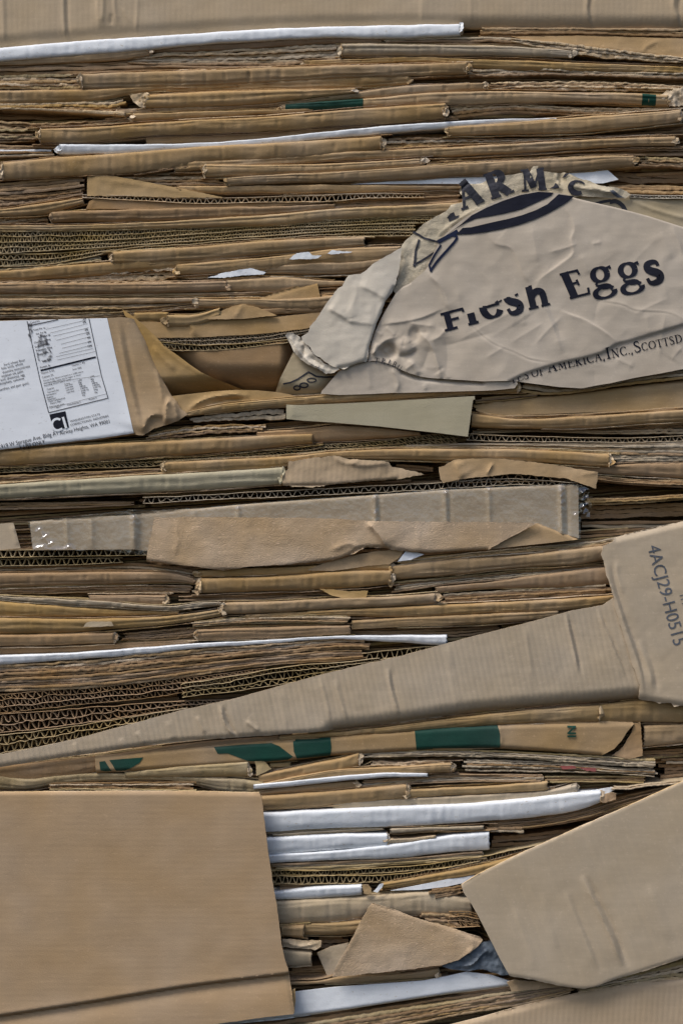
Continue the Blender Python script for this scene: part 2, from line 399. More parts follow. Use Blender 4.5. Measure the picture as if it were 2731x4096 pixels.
class Relief:
    def __init__(s, d, tilt=(0, 0), centre=(0, 0), crum=(.5, .008), feats=(), sd=None, facet=0, ff=.006):
        s.facet, s.ff = facet, ff
        s.d, s.tilt, s.c, s.crum, s.sd = d, tilt, centre, crum, seed() if sd is None else sd
        s.f = [(k, smooth_poly(p) if k not in ('dent',) else p, w, h) for k, p, w, h in feats]
    def __call__(s, P):
        P = np.atleast_2d(np.asarray(P, float))
        z = s.d + (P[:, 0] - s.c[0]) * s.tilt[0] / 1000 + (P[:, 1] - s.c[1]) * s.tilt[1] / 1000
        a, f = s.crum
        z = z + np.array([a * (nz(x * f, y * f, s.sd) + .45 * nz(x * f * 2.7, y * f * 2.7, s.sd) + .18 * nz(x * f * 8, y * f * 8, s.sd)) for x, y in P])
        if s.facet:
            f2 = s.ff
            z = z - s.facet * np.array([abs(nz(x * f2, y * f2, s.sd + 5)) + .6 * abs(nz(x * f2 * 1.9, y * f2 * 1.9, s.sd + 9)) for x, y in P])
        for k, p, w, h in s.f:
            if k == 'dent':
                c, r = p, w; q = np.hypot((P[:, 0] - c[0]) / r[0], (P[:, 1] - c[1]) / r[1]); z += h * np.exp(-q ** 4); continue
            dd, sd, t = seg_dist(P, p)
            fade = np.clip(np.sin(np.pi * np.clip(t, .01, .99)) * 1.7, 0, 1)
            if k == 'ridge': z += h * (.75 * np.exp(-dd / (w * .8)) + .25 * np.exp(-(dd / w) ** 2)) * fade
            elif k == 'under': z -= h * np.exp(-dd / w) * np.clip(.5 + sd * dd / 16, 0, 1) ** 1.3 * 1.15
            elif k == 'tent': z += h * np.maximum(0, 1 - dd / w) * fade
            elif k == 'saw': z += 1.6 * h * np.exp(-dd / np.where(sd > 0, w * .8, w * 5)) * fade
            elif k == 'fold': z += h * np.exp(-dd / (w * 2.2)) * fade
            elif k == 'roll': z -= h * np.maximum(0, 1 - dd / w) ** 2
            elif k == 'step': z += h * .5 * (1 + sd * np.tanh(dd / w))
            elif k == 'bend': z += h * np.where(sd > 0, dd / w, 0)
        return z
def inside(P, poly):
    P = np.asarray(P); poly = np.asarray(poly); r = np.zeros(len(P), bool); n = len(poly); j = n - 1
    for i in range(n):
        xi, yi = poly[i]; xj, yj = poly[j]
        c = ((yi > P[:, 1]) != (yj > P[:, 1])) & (P[:, 0] < (xj - xi) * (P[:, 1] - yi) / (yj - yi + 1e-12) + xi)
        r ^= c; j = i
    return r
def tri_fill(poly, step, jag=0, sd=0):
    out = []; n = len(poly)
    for i in range(n):
        a, b = np.array(poly[i]), np.array(poly[(i + 1) % n]); L = np.hypot(*(b - a)); k = max(1, int(L / step))
        nrm = np.array([-(b - a)[1], (b - a)[0]]) / (L + 1e-9)
        for j in range(k):
            p = a + (b - a) * j / k
            o = jag * (nz(p[0] * .035, p[1] * .035, sd) + .7 * nz(p[0] * .13, p[1] * .13, sd) + .45 * nz(p[0] * .4, p[1] * .4, sd)) if jag else 0
            out.append(p + nrm * o)
    out = np.array(out); lo, hi = out.min(0), out.max(0)
    gx, gy = np.meshgrid(np.arange(lo[0] + step / 2, hi[0], step), np.arange(lo[1] + step / 2, hi[1], step * .87))
    gx = gx + (np.arange(gx.shape[0]) % 2)[:, None] * step / 2
    G = np.stack([gx.ravel(), gy.ravel()], 1); G = G[inside(G, out)]
    if len(G):
        keep = np.ones(len(G), bool)
        for a in range(0, len(G), 4000):
            g = G[a:a+4000]; dm = np.full(len(g), 1e9)
            for o in range(0, len(out), 400):
                dd = np.hypot(g[:, None, 0] - out[None, o:o+400, 0], g[:, None, 1] - out[None, o:o+400, 1]).min(1); dm = np.minimum(dm, dd)
            keep[a:a+4000] = dm > step * .45
        G = G[keep]
    P = np.vstack([out, G]) if len(G) else out
    m = len(out)
    r = delaunay_2d_cdt([Vector(p) for p in P], [(i, (i + 1) % m) for i in range(m)], [list(range(m))], 1, 1e-5)
    return np.array([tuple(v) for v in r[0]]), [tuple(f) for f in r[2]]
def centroid(poly): return tuple(np.mean(np.asarray(poly), 0))
def panel_mesh(name, poly, relief, mat, parent, step=8, jag=0, thick=1.6, edgemat='pale', d0=None, lift=0.0, smooth=True):
    s = seed(); P, F = tri_fill(poly, step, jag, s); Z = relief(P) + lift
    if d0 is None: d0 = relief.d
    if F:                                  # face the viewer
        a, b, c = (P[i] for i in F[0][:3])
    n = len(P); V = [world(x, y, z, d0) for (x, y), z in zip(P, Z)]
    FF = []
    for f in F:
        a, b, c = P[f[0]], P[f[1]], P[f[2]]
        FF.append(f if (b[0]-a[0])*(c[1]-a[1]) - (b[1]-a[1])*(c[0]-a[0]) < 0 else tuple(reversed(f)))
    mi = [0] * len(FF)
    if thick > 0:
        V += [world(x, y, z - thick, d0) for (x, y), z in zip(P, Z)]
        E = {}
        for f in FF:
            for i in range(len(f)):
                a, b = f[i], f[(i + 1) % len(f)]; E[(a, b)] = 1
        side = [(b, a, a + n, b + n) for (a, b) in E if (b, a) not in E]
        back = [tuple(i + n for i in reversed(f)) for f in FF]
        FF = FF + back + side; mi = [0] * (len(mi) * 2) + [1] * len(side)
        o = obj(name, V, FF, [M[mat], M[edgemat]], parent, smooth=smooth, mi=mi)
        # keep the cut edge crisp
        me = o.data
        sm = [not (k >= len(mi) - len(side)) for k in range(len(mi))]
        if smooth: me.polygons.foreach_set('use_smooth', sm)
        try: me.set_sharp_from_angle(angle=math.radians(50))
        except Exception: pass
        return o
    return obj(name, V, FF, M[mat], parent, smooth=smooth)
def panel(poly, relief, mat, label, name='cardboard_flap', cat='cardboard flap', part='face', group=None, **k):
    c = centroid(poly); d0 = relief.d
    root = thing(name, label, cat, world(c[0], c[1], relief.d, d0), group)
    face = panel_mesh(part, poly, relief, mat, root, **k)
    return root, face
def decal(name, poly, relief, mat, parent, lift=.3, step=8, d0=None):
    return panel_mesh(name, poly, relief, mat, parent, step=step, thick=0, lift=lift, d0=relief.d if d0 is None else d0)

# strokes laid on a panel: list of (points, widths) -> ribbons
def ribbon(strokes, relief, mat, parent, name='lettering', lift=.32, d0=None, keep=None):
    V = []; F = []; d0 = relief.d if d0 is None else d0; P2 = []; ls = []
    for si, (pts, ws) in enumerate(strokes):
        pts = np.asarray(pts, float); n = len(pts)
        if n < 2: continue
        cum = np.concatenate([[0], np.cumsum(np.hypot(*np.diff(pts, axis=0).T))]); k = max(2, int(cum[-1] / 3.0))
        q = np.linspace(0, cum[-1], k + 1)
        X = np.stack([np.interp(q, cum, pts[:, 0]), np.interp(q, cum, pts[:, 1])], 1)
        W = np.interp(q, cum, np.asarray(ws, float) * np.ones(n))
        tg = np.gradient(X, axis=0); L = np.hypot(tg[:, 0], tg[:, 1]) + 1e-9; nr = np.stack([-tg[:, 1] / L, tg[:, 0] / L], 1)
        base = len(P2)
        for i in range(k + 1):
            for u in (-.5, 0, .5): P2.append(X[i] + nr[i] * W[i] * u); ls.append(lift + .015 * (si % 9))
        for i in range(k):
            for j in (0, 1):
                a = base + i * 3 + j; f = (a, a + 1, a + 4, a + 3)
                if keep is None or keep(*(sum(P2[t][0] for t in f) / 4, sum(P2[t][1] for t in f) / 4)): F.append(f)
    P2 = np.array(P2); Z = relief(P2) + np.array(ls)
    V = [world(x, y, z, d0) for (x, y), z in zip(P2, Z)]
    FF = []
    for f in F:
        a, b, c = P2[f[0]], P2[f[1]], P2[f[2]]
        FF.append(f if (b[0]-a[0])*(c[1]-a[1]) - (b[1]-a[1])*(c[0]-a[0]) < 0 else tuple(reversed(f)))
    return obj(name, V, FF, M[mat], parent)
def arc(cx, cy, rx, ry, a0, a1, n=18):
    return [(cx + rx * math.cos(math.radians(a0 + (a1 - a0) * i / n)), cy + ry * math.sin(math.radians(a0 + (a1 - a0) * i / n))) for i in range(n + 1)]
# serif letters: strokes in units of cap height. third item: 'T' thick 't' thin, '' by direction
GL = {
 'F': (.72, [([(.2, 0), (.2, 1)], 'T'), ([(.03, .965), (.68, .965)], 't'), ([(.655, 1), (.67, .78)], 't'), ([(.2, .53), (.5, .53)], 't'), ([(.03, .03), (.4, .03)], 't')]),
 'E': (.78, [([(.2, 0), (.2, 1)], 'T'), ([(.03, .965), (.66, .965)], 't'), ([(.64, 1), (.66, .8)], 't'), ([(.2, .53), (.5, .53)], 't'), ([(.5, .64), (.5, .42)], 't'), ([(.03, .035), (.7, .035)], 't'), ([(.7, 0), (.76, .25)], 't')]),
 'r': (.5, [([(.2, 0), (.2, .64)], 'T'), ([(.05, .03), (.36, .03)], 't'), ([(.05, .58), (.2, .62)], 't'), ([(.2, .45), (.3, .6), (.44, .6)], 'T')]),
 'e': (.6, [(arc(.32, .33, .25, .33, 10, 330), ''), ([(.09, .37), (.56, .37)], 't')]),
 's': (.52, [([(.46, .5), (.42, .62), (.28, .65), (.14, .6), (.12, .48), (.22, .38), (.38, .3), (.47, .2), (.43, .06), (.27, 0), (.12, .04), (.07, .18)], 'S')]),
 'h': (.74, [([(.2, 0), (.2, 1.03)], 'T'), ([(.04, .98), (.2, 1.02)], 't'), (([(.2, .42), (.3, .58), (.43, .63), (.54, .56), (.57, .4), (.57, 0)]), 'T'), ([(.05, .03), (.35, .03)], 't'), ([(.44, .03), (.72, .03)], 't')]),
 'g': (.66, [(arc(.3, .43, .215, .23, 0, 360), ''), ([(.42, .58), (.64, .62)], 't'), ([(.62, .66), (.64, .54)], 't'), ([(.2, .22), (.12, .13), (.18, .05)], 't'), ([(.16, .06), (.32, .01), (.5, -.02), (.58, -.12)], 'S'), (arc(.33, -.19, .29, .18, 25, 370), '')]),
 'A': (.8, [([(.38, 1), (.1, 0)], 't'), ([(.36, 1), (.66, 0)], 'T'), ([(.2, .35), (.54, .35)], 't'), ([(0, .03), (.24, .03)], 't'), ([(.5, .03), (.8, .03)], 't')]),
 'R': (.8, [([(.2, 0), (.2, 1)], 'T'), ([(.03, .965), (.35, .965)], 't'), (arc(.33, .74, .22, .23, 90, -90), ''), ([(.2, .51), (.35, .51)], 't'), ([(.34, .5), (.64, .02)], 'T'), ([(.03, .03), (.36, .03)], 't'), ([(.6, .03), (.8, .03)], 't')]),
 'M': (1.02, [([(.16, 0), (.2, 1)], 't'), ([(.22, 1), (.5, .15)], 'T'), ([(.8, 1), (.5, .15)], 't'), ([(.82, 0), (.78, 1)], 'T'), ([(.03, .03), (.3, .03)], 't'), ([(.66, .03), (.98, .03)], 't'), ([(.05, .965), (.26, .965)], 't'), ([(.72, .965), (.94, .965)], 't')]),
 'T': (.72, [([(.36, 0), (.36, 1)], 'T'), ([(.03, .965), (.69, .965)], 't'), ([(.04, 1), (.03, .78)], 't'), ([(.68, 1), (.69, .78)], 't'), ([(.2, .03), (.52, .03)], 't')]),
 'S': (.62, [([(.52, .78), (.48, .93), (.32, .99), (.16, .93), (.12, .76), (.24, .6), (.44, .46), (.54, .28), (.48, .08), (.3, 0), (.13, .06), (.07, .26)], 'S')]),
 'O': (.9, [(arc(.45, .5, .37, .47, 0, 360), '')]),
 'C': (.8, [(arc(.45, .5, .36, .48, 48, 315), ''), ([(.68, .96), (.7, .74)], 't')]),
 'I': (.42, [([(.21, 0), (.21, 1)], 'T'), ([(.04, .965), (.38, .965)], 't'), ([(.04, .03), (.38, .03)], 't')]),
 'N': (.9, [([(.18, 0), (.18, 1)], 't'), ([(.18, 1), (.72, 0)], 'T'), ([(.72, 0), (.72, 1)], 't'), ([(.04, .965), (.22, .965)], 't'), ([(.6, .965), (.86, .965)], 't'), ([(.04, .03), (.32, .03)], 't')]),
 'D': (.86, [([(.2, 0), (.2, 1)], 'T'), (arc(.3, .5, .46, .47, 90, -90), ''), ([(.03, .965), (.32, .965)], 't'), ([(.03, .03), (.32, .03)], 't')]),
 'B': (.7, [([(.2, 0), (.2, 1)], 'T'), (arc(.32, .75, .22, .22, 90, -90), ''), (arc(.32, .27, .27, .25, 90, -90), ''), ([(.05, .965), (.32, .965)], 't'), ([(.05, .03), (.32, .03)], 't')]),
 'U': (.8, [([(.18, 1), (.18, .35)], 'T'), (arc(.42, .32, .25, .3, 180, 360), ''), ([(.67, .32), (.67, 1)], 't')]),
 'F2': (.6, []), '.': (.24, [([(.1, 0), (.1, .12)], 'T')]), ',': (.26, [([(.12, .1), (.12, .0), (.04, -.16)], 'T')]), ' ': (.3, []),
}
def letter(ch, org, ang, size, thick=.19, thin=.065, xs=1.0, shear=0.0):
    """strokes of one glyph: org = baseline left in drafting units, ang = degrees counter-clockwise"""
    w, st = GL[ch]; c, s_ = math.cos(math.radians(ang)), math.sin(math.radians(ang)); out = []
    for pts, kind in st:
        pp = smooth_poly(pts, .05) if len(pts) > 2 else np.array(pts, float)
        tg = np.gradient(pp, axis=0); L = np.hypot(tg[:, 0], tg[:, 1]) + 1e-9
        if kind == 'T': W = np.full(len(pp), thick)
        elif kind == 't': W = np.full(len(pp), thin)
        elif kind == 'S':
            W = thin + (thick - thin) * np.clip(np.sin(np.linspace(0, math.pi, len(pp))) ** 1.2, .1, 1)
        else: W = thin + (thick - thin) * np.abs(tg[:, 1] / L) ** 1.3
        q = pp * size * np.array([xs, 1]); q[:, 0] -= shear * q[:, 1]
        X = org[0] + q[:, 0] * c - q[:, 1] * s_ * 1; Y = org[1] - (q[:, 0] * s_ + q[:, 1] * c)
        out.append((np.stack([X, Y], 1), W * size))
    return out, w * size * xs
def word(txt, org, ang, size, sizes=None, **k):
    out = []; x, y = org; c, s_ = math.cos(math.radians(ang)), math.sin(math.radians(ang))
    for i, ch in enumerate(txt):
        sz = size * (sizes[i] if sizes else 1)
        st, w = letter(ch, (x, y), ang, sz, **k); out += st; w += size * .05
        x += w * c; y -= w * s_
    return out
# plain lettering from the built-in font
_tq = []
def text_on(txt, org, ang, size, relief, mat, parent, name='lettering', lift=.3, d0=None, xs=1.0, bold=0.0, shear=0):
    cu = bpy.data.curves.new('lettering', 'FONT'); cu.body = txt; cu.size = 1; cu.offset = bold; cu.resolution_u = 3
    o = bpy.data.objects.new('lettering', cu); COL.objects.link(o)
    _tq.append((o, org, ang, size, relief, mat, parent, name, lift, d0, xs, shear))
def flush_text():
    bpy.context.view_layer.update(); dg = bpy.context.evaluated_depsgraph_get()
    for (o, org, ang, size, relief, mat, parent, name, lift, d0, xs, shear) in _tq:
        me = o.evaluated_get(dg).to_mesh()
        c, s_ = math.cos(math.radians(ang)), math.sin(math.radians(ang))
        P = np.array([(v.co.x, v.co.y) for v in me.vertices]); F = [tuple(p.vertices) for p in me.polygons]
        if len(P):
            q = P * size * 1.38 * np.array([xs, 1])
            X = org[0] + q[:, 0] * c - q[:, 1] * s_; Y = org[1] - (q[:, 0] * s_ + q[:, 1] * c); P2 = np.stack([X, Y], 1)
            Z = relief(P2) + lift; dd = relief.d if d0 is None else d0
            obj(name, [world(x, y, z, dd) for (x, y), z in zip(P2, Z)], F, M[mat], parent, smooth=False)
        cu = o.data; bpy.data.objects.remove(o); bpy.data.curves.remove(cu)
    _tq.clear()

# ================================================================== the setting: a dark panel added to keep gaps dark, and countless edges deep in the bale
bk = obj('dark_backdrop', [world(*p, -75, -75) for p in ((-500, -400), (3230, -400), (3230, 4500), (-500, 4500))], [(0, 3, 2, 1)], M['dark'], smooth=False)
bk['kind'] = 'structure'
HOLLOWS = []
for fr_i, x0_, x1_, y0_, y1_ in ((3, 2590, 3100, 118, 210), (3, 2590, 3100, 290, 350), (3, 1960, 2800, 560, 650), (4, 1960, 2780, -60, 0), (4, 1491, 2400, 120, 166), (0, 40, 520, 488, 536), (4, 380, 830, 410, 480),
        (6, 1270, 1570, 380, 580), (5, 2180, 2760, 320, 440), (5, 2900, 3100, 60, 140), (3, -50, 660, 212, 250), (3, 1740, 1970, 50, 136), (2, 1080, 1900, 536, 600), (1, 1430, 1780, 510, 660), (0, 380, 660, 600, 645), (0, 2160, 3059, 40, 70), (6, 2000, 2160, 260, 420), (1, 1630, 1870, 388, 430), (2, 2100, 3059, 560, 612), (2, 700, 1330, 235, 425), (3, 2590, 3100, 215, 290)):
    q0 = R[fr_i].p(x0_, y0_); q1 = R[fr_i].p(x1_, y1_); HOLLOWS.append((q0[0], q1[0], q0[1], q1[1]))
V = []; F = []
xs = np.arange(-260, 3000, 14)
y = -160.0
k = 0
while y < 4260:
    s = k * 3.1; h = random.uniform(7, 15)
    slope = .035 + .035 * max(0, min(1, (y - 900) / 1500))
    yy = y + 50 - slope * (xs - 400) + np.array([7 * nz(x * .003, s * .05, 2) + 2.2 * nz(x * .02, s, 1) for x in xs])
    th = h * .8
    fr_ = -17 + random.uniform(-7, 5) + np.array([4 * nz(x * .006, s, 1) + 1.2 * nz(x * .15, s, 2) for x in xs])
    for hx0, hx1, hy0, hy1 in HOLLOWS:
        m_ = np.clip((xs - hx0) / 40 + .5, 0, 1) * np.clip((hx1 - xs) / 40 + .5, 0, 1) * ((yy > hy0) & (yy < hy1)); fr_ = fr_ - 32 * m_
    v, f = slab(xs, yy - th / 2, yy + th / 2, fr_, -70, -15)
    o_ = len(V); V += v; F += [tuple(o_ + i for i in q) for q in f]
    y += h; k += 1
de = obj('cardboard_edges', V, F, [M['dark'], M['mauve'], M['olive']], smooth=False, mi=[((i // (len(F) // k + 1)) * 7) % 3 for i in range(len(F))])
de['kind'] = 'stuff'; de['label'] = 'brown edges of crushed cardboard showing deep in the gaps of the bale'

# ================================================================== row 0
r = R[0]
top = r.P('-150 -220, 3210 -220, 3210 125, 3059 123, 2600 122, 2130 120, 1950 110, 1570 116, 1200 128, 860 146, 600 166, 300 186, 0 212, -150 222')
TR = Relief(3, (0, 0), (1365, 50), (.5, .004), [
    ('roll', r.P('-150 222, 0 212, 300 186, 600 166, 860 146, 1200 128, 1570 116, 2130 120, 3059 123, 3210 125'), 60, 7),
    ('ridge', r.P('284 -100, 284 60, 296 200'), 8, 1.65), ('ridge', r.P('300 -100, 302 60, 312 200'), 9, -1.35), ('ridge', r.P('8 -100, 14 60, 18 210'), 10, 1.35),
    ('saw', r.P('450 -100, 436 30, 448 130'), 12, 1.20), ('ridge', r.P('455 -80, 462 20, 455 110'), 9, 1.35), ('ridge', r.P('512 -50, 515 40, 530 110'), 6, 1.20),
    ('ridge', r.P('500 60, 495 110'), 8, -1.20), ('ridge', r.P('622 -100, 615 60, 605 170'), 7, 0.90), ('ridge', r.P('545 30, 585 100'), 4, 0.75),
    ('saw', r.P('1895 -100, 1890 30, 1888 120'), 12, 0.75), ('ridge', r.P('2110 -100, 2110 100'), 12, 0.60),
    ('ridge', r.P('2650 -100, 2630 10, 2630 60, 2650 120'), 9, 1.50), ('ridge', r.P('2664 -100, 2645 10, 2645 60, 2662 120'), 8, -1.35),
    ('ridge', r.P('3040 -100, 3015 10, 3025 60, 3045 120'), 12, 1.80), ('ridge', r.P('3058 -60, 3040 30, 3055 110'), 8, -1.50)])
panel(top, TR, 'flap', 'wide smooth tan cardboard face with vertical creases across the very top of the bale', part='face', step=7)

fold(r, '0 212 275, 300 185 250, 600 165 228, 860 148 202, 1200 127 181, 1570 114 166, 1750 110 170, 2060 105 158', 'white', 'long white folded edge running under the top tan face, the highest white strip', d=4, endmat='pale', apex=.05, n=3, cat='white box', name='white_box')
fold(r, '0 262 292, 300 250 280, 560 224 264, 672 212 245', 'tan', 'short tan fold tucked beneath the left half of the highest white strip', d=2)
fold(r, '670 214 236, 1000 192 224, 1300 172 206, 1570 152 192, 1701 145 190', 'dark', 'dark brown folded edge directly under the middle of the highest white strip', d=0, endmat='dark')
plies(r, '560 262 282, 700 238 290, 1000 224 290, 1300 205 290, 1535 195 270', 6, 'greyk greyk mauve pale', 'grey ragged stack of crushed edges below the dark fold under the highest white strip', d=-1, jag=1.5)
fold(r, '1532 195 247, 1700 194 247, 2000 200 247, 2300 206 250, 2560 225 258', 'greyk', 'greyish fold with a torn left end just below the dark fold at top centre', d=2)
plies(r, '1700 176 196, 2000 165 196, 2300 168 202, 2500 190 222', 3, 'mauve greyk dark', 'thin brown layers lying on the greyish fold at top centre', d=1)
plies(r, '2130 120 164, 2400 121 160, 2700 123 162, 3059 124 178', 4, 'tan gold dark mauve', 'thin orange brown edges under the right end of the wide top face', d=-1)
wf = r.P('2290 160, 2600 158, 3059 170, 3200 175, 3200 290, 3059 278, 2900 262, 2700 262, 2560 226, 2400 192')
panel(wf, Relief(1.5, (0, 10), centroid(wf), (.7, .01), [('ridge', r.P('2870 235, 2900 205, 2950 180'), 8, 1.2), ('saw', r.P('2350 190, 2600 205, 2900 240, 3059 262'), 6, 1.0)]), 'tan', 'tan wedge flap with a pale torn lower edge near the top right corner', jag=2)
plies(r, '2290 168 185, 2560 195 235, 2800 225 262, 3059 255 280', 3, 'pale pale mauve', 'pale torn layers along the lower side of the wedge flap at top right', d=3.2, jag=2.0, name='torn_layer', cat='torn cardboard')
plies(r, '0 288 334, 400 276 330, 700 280 312, 1000 290 312, 1350 284 300', 3, 'mauve mauve dark', 'long mauve brown layers crossing the upper left above the torn cream edges', d=-1, jag=.5)
plies(r, '0 336 397, 200 332 397, 368 332 394', 5, 'olive pale tan dark', 'cream torn edges at the left margin beside the first tan fold end', d=-2, jag=1.8)
fold(r, '1360 270 293, 1600 262 286, 1900 254 276, 2100 262 298, 2400 272 316, 2700 284 318, 3059 296 330', 'gold', 'long golden fold sagging to the right margin below the pale torn wedge', d=0)
fold(r, '368 330 396, 600 320 394, 900 312 382, 1200 300 368, 1500 292 352, 1800 286 340, 2090 276 328', 'tan', 'long tan fold with both ends torn, third big fold from the top on the left', d=4)
fold(r, '0 404 464, 300 400 456, 500 396 440, 600 392 418, 900 378 408, 1200 360 402, 1500 346 395, 1831 338 376', 'tan', 'tan fold from the left margin turning greyish to its end in the upper middle', d=1, endmat='greyk')
plies(r, '2095 312 342, 2400 305 336, 2700 318 340, 3059 325 352', 3, 'greyk mauve greyk', 'greyish torn layers right of the fold pair in the upper middle', d=0, jag=1.6)
plies(r, '1835 342 376, 2100 335 366, 2400 338 362, 2700 345 372, 3059 350 400', 5, 'dark dark mauve greyk', 'dark crushed layers reaching the right margin above the green ended fold', d=-13, jag=1.3)
plies(r, '2170 366 402, 2350 364 398, 2550 362 400, 3059 380 408', 4, 'mauve dark pale', 'shredded layers with a curled tan scrap above the green ended fold', d=-1, jag=2.2)
fold(r, '648 424 482, 900 410 476, 1200 400 460, 1491 396 424, 1592 393 414', 'tan', 'tapering tan fold with a white torn left end in the upper left quarter', d=5)
tw = r.P('580 420, 648 418, 652 478, 620 474, 600 455')
panel(tw, Relief(6, (30, 0), centroid(tw), (1.5, .03), []), 'pale', 'pale crumpled scrap at the left end of the tapering fold in the upper left quarter', name='torn_scrap', cat='torn cardboard', jag=4, step=6)
fold(r, '520 492 520, 700 482 504, 1000 468 490, 1250 452 474, 1491 425 447, 1800 385 433, 2165 368 402', 'tan', 'slim tan fold climbing from upper left to its torn end above the green ended fold', d=2)
plies(r, '0 462 492, 300 456 488, 500 452 490, 565 440 470', 3, 'tan gold pale', 'bent tan layers curling up at the left margin above a dark hollow', d=1, jag=1.8)
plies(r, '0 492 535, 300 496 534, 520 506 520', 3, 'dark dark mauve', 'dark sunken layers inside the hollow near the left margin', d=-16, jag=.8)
fold(r, '0 480 488, 200 484 494, 400 492 508, 560 500 522', 'pale', 'pale thin curved sheet bridging the dark hollow near the left margin', d=3, ends='tc', wob=1.5)
plies(r, '0 540 588, 200 548 585, 400 540 566, 590 522 545', 4, 'olive greyk dark tan', 'ragged layers under the dark hollow near the left margin', d=-1, jag=2.2)
fold(r, '596 508 543, 900 498 524, 1250 488 504, 1400 484 494', 'tan', 'short round ended fold just left of the dark green printed strip', d=4, ends='tc')
fold(r, '1262 468 497, 1491 450 489, 1626 441 484, 1900 416 472, 2200 407 460, 2600 414 456, 2870 418 468, 2990 424 470', 'tan', 'long fold with dark green printing at both ends in the upper part of the bale', d=3, bands=((1278, 1626, 'green'), (2874, 2936, 'green')), name='printed_box', cat='printed box')
kn = r.P('2945 425, 2990 405, 3059 390, 3110 395, 3110 470, 3000 470, 2965 460')
panel(kn, Relief(4, (0, 0), centroid(kn), (3.5, .03), []), 'pale', 'crumpled grey torn clump at the right margin on the end of the green printed fold', name='torn_scrap', cat='torn cardboard', jag=7, step=6)
fold(r, '182 576 636, 400 568 634, 650 550 606, 900 535 597, 1200 520 586, 1500 494 560, 1800 472 546, 1995 460 524', 'tan', 'thick tan fold starting near the left margin and ending torn at upper centre', d=6)
plies(r, '2010 474 530, 2250 462 500, 2600 478 516, 2900 480 520, 3059 478 494', 4, 'mauve dark pale dark', 'torn brown layers to the right of the thick fold at upper centre', d=-1, jag=1.8)
plies(r, '0 588 640, 176 592 632', 5, 'olive dark tan', 'short crushed layers at the left margin touching the thick fold', d=-2, jag=1.6)
fold(r, '655 606 646, 900 600 640, 1200 588 628, 1491 570 600, 1800 545 578, 1990 536 560', 'mauve', 'brown fold with a square cut left end resting above the second white strip', d=-2, ends='cc')
fold(r, '268 644 690, 500 645 688, 800 642 668, 1100 625 652, 1491 585 616, 1800 556 590, 2000 544 573, 2300 530 546, 2480 527 533', 'white', 'slender white fold with a rolled left end, the second white strip from the top', d=4, endmat='white', cat='white box', name='white_box')
plies(r, '2005 565 580, 2300 552 560, 2600 520 535, 2900 492 505, 3059 480 492', 2, 'dark mauve', 'thin dark layers on top of the rising fold near the right margin', d=-2)
fold(r, '2008 566 607, 2300 546 600, 2600 522 592, 2900 502 562, 3048 490 546', 'tan', 'rising tan fold on the right whose right end reaches the margin', d=4)
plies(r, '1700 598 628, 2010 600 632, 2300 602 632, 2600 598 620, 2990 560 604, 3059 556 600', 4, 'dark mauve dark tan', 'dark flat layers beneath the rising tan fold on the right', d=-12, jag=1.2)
plies(r, '0 645 668, 256 655 672', 2, 'dark mauve', 'two dark layers at the left margin beside the rolled white end', d=-2)
plies(r, '0 668 700, 256 668 692', 3, 'greyk white dark', 'thin white and grey layers at the left margin below the rolled white end', d=-1)
fold(r, '14 726 805, 300 700 788, 600 680 772, 790 664 745, 900 655 726, 1200 640 715, 1491 622 697, 1706 608 668', 'tan', 'broad tan fold right under the second white strip at left', d=5)
plies(r, '1712 618 668, 1900 614 662, 2200 620 648, 2700 606 625, 2990 596 606', 4, 'mauve tan greyk dark', 'ragged layers to the right of the broad fold at upper centre', d=-1, jag=2.0)
fold(r, '784 727 768, 1100 712 752, 1491 684 722, 1800 668 706, 2200 648 690, 2600 626 666, 2900 614 653, 3024 610 652', 'tan', 'very long tan fold with a cut left end crossing to the right margin', d=3, ends='ct')
plies(r, '1900 706 722, 2200 692 714, 2600 668 696, 3059 655 698', 4, 'mauve dark mauve', 'fine brown lines of cardboard under the very long fold on the right', d=-2, jag=.7)
fold(r, '918 734 792, 1200 737 782, 1491 730 771, 1700 720 754, 1882 708 742', 'tan', 'tan fold nested below the very long fold in the upper middle', d=4)
plies(r, '1890 722 745, 2200 706 722, 2500 700 712', 2, 'mauve tan', 'slim torn layers right of the nested fold in the upper middle', d=-1, jag=2)

# ================================================================== row 1
r = R[1]
fold(r, '1018 124 160, 1300 104 146, 1491 96 143, 1800 76 130, 2100 55 112, 2400 42 104, 2700 25 82, 2838 25 70', 'tan', 'tan fold whose right end stops above the white scrap by the torn box', d=4)
plies(r, '2845 28 74, 2950 32 74, 3059 36 78', 4, 'olive dark tan', 'olive crushed layers at the right margin beyond the fold above the torn box', d=-1, jag=1.8)
plies(r, '2640 80 130, 2800 78 145, 3059 80 150', 3, 'dark dark mauve', 'dark brown layers at the right margin behind the white scrap', d=-13, jag=.8)
plies(r, '2700 150 190, 3059 158 196', 3, 'mauve dark tan', 'brown layers between the torn box top and the dark layers at the right margin', d=-3, jag=1.4)
plies(r, '420 110 128, 700 98 155, 900 92 155, 1010 120 158', 5, 'mauve dark pale dark', 'crushed brown layers above the raised torn ply on the left', d=-2, jag=1.6)
fold(r, '800 160 192, 1200 158 191, 1491 154 190, 1900 160 176, 2070 162 172', 'tan', 'tan fold just above the wavy torn corrugated edge', d=1, ends='tc')
ws = r.P('1570 152, 1850 132, 2200 115, 2400 88, 2600 76, 2700 74, 2725 90, 2770 130, 2700 148, 2300 150, 1900 150')
panel(ws, Relief(0.5, (0, 12), centroid(ws), (.8, .01), []), 'white', 'white wedge of coated board showing behind the top of the torn egg box', name='white_flap', cat='white flap', edgemat='white')
fl = r.P('390 107, 480 112, 560 124, 660 142, 780 164, 900 190, 1000 212, 800 212, 600 206, 390 204')
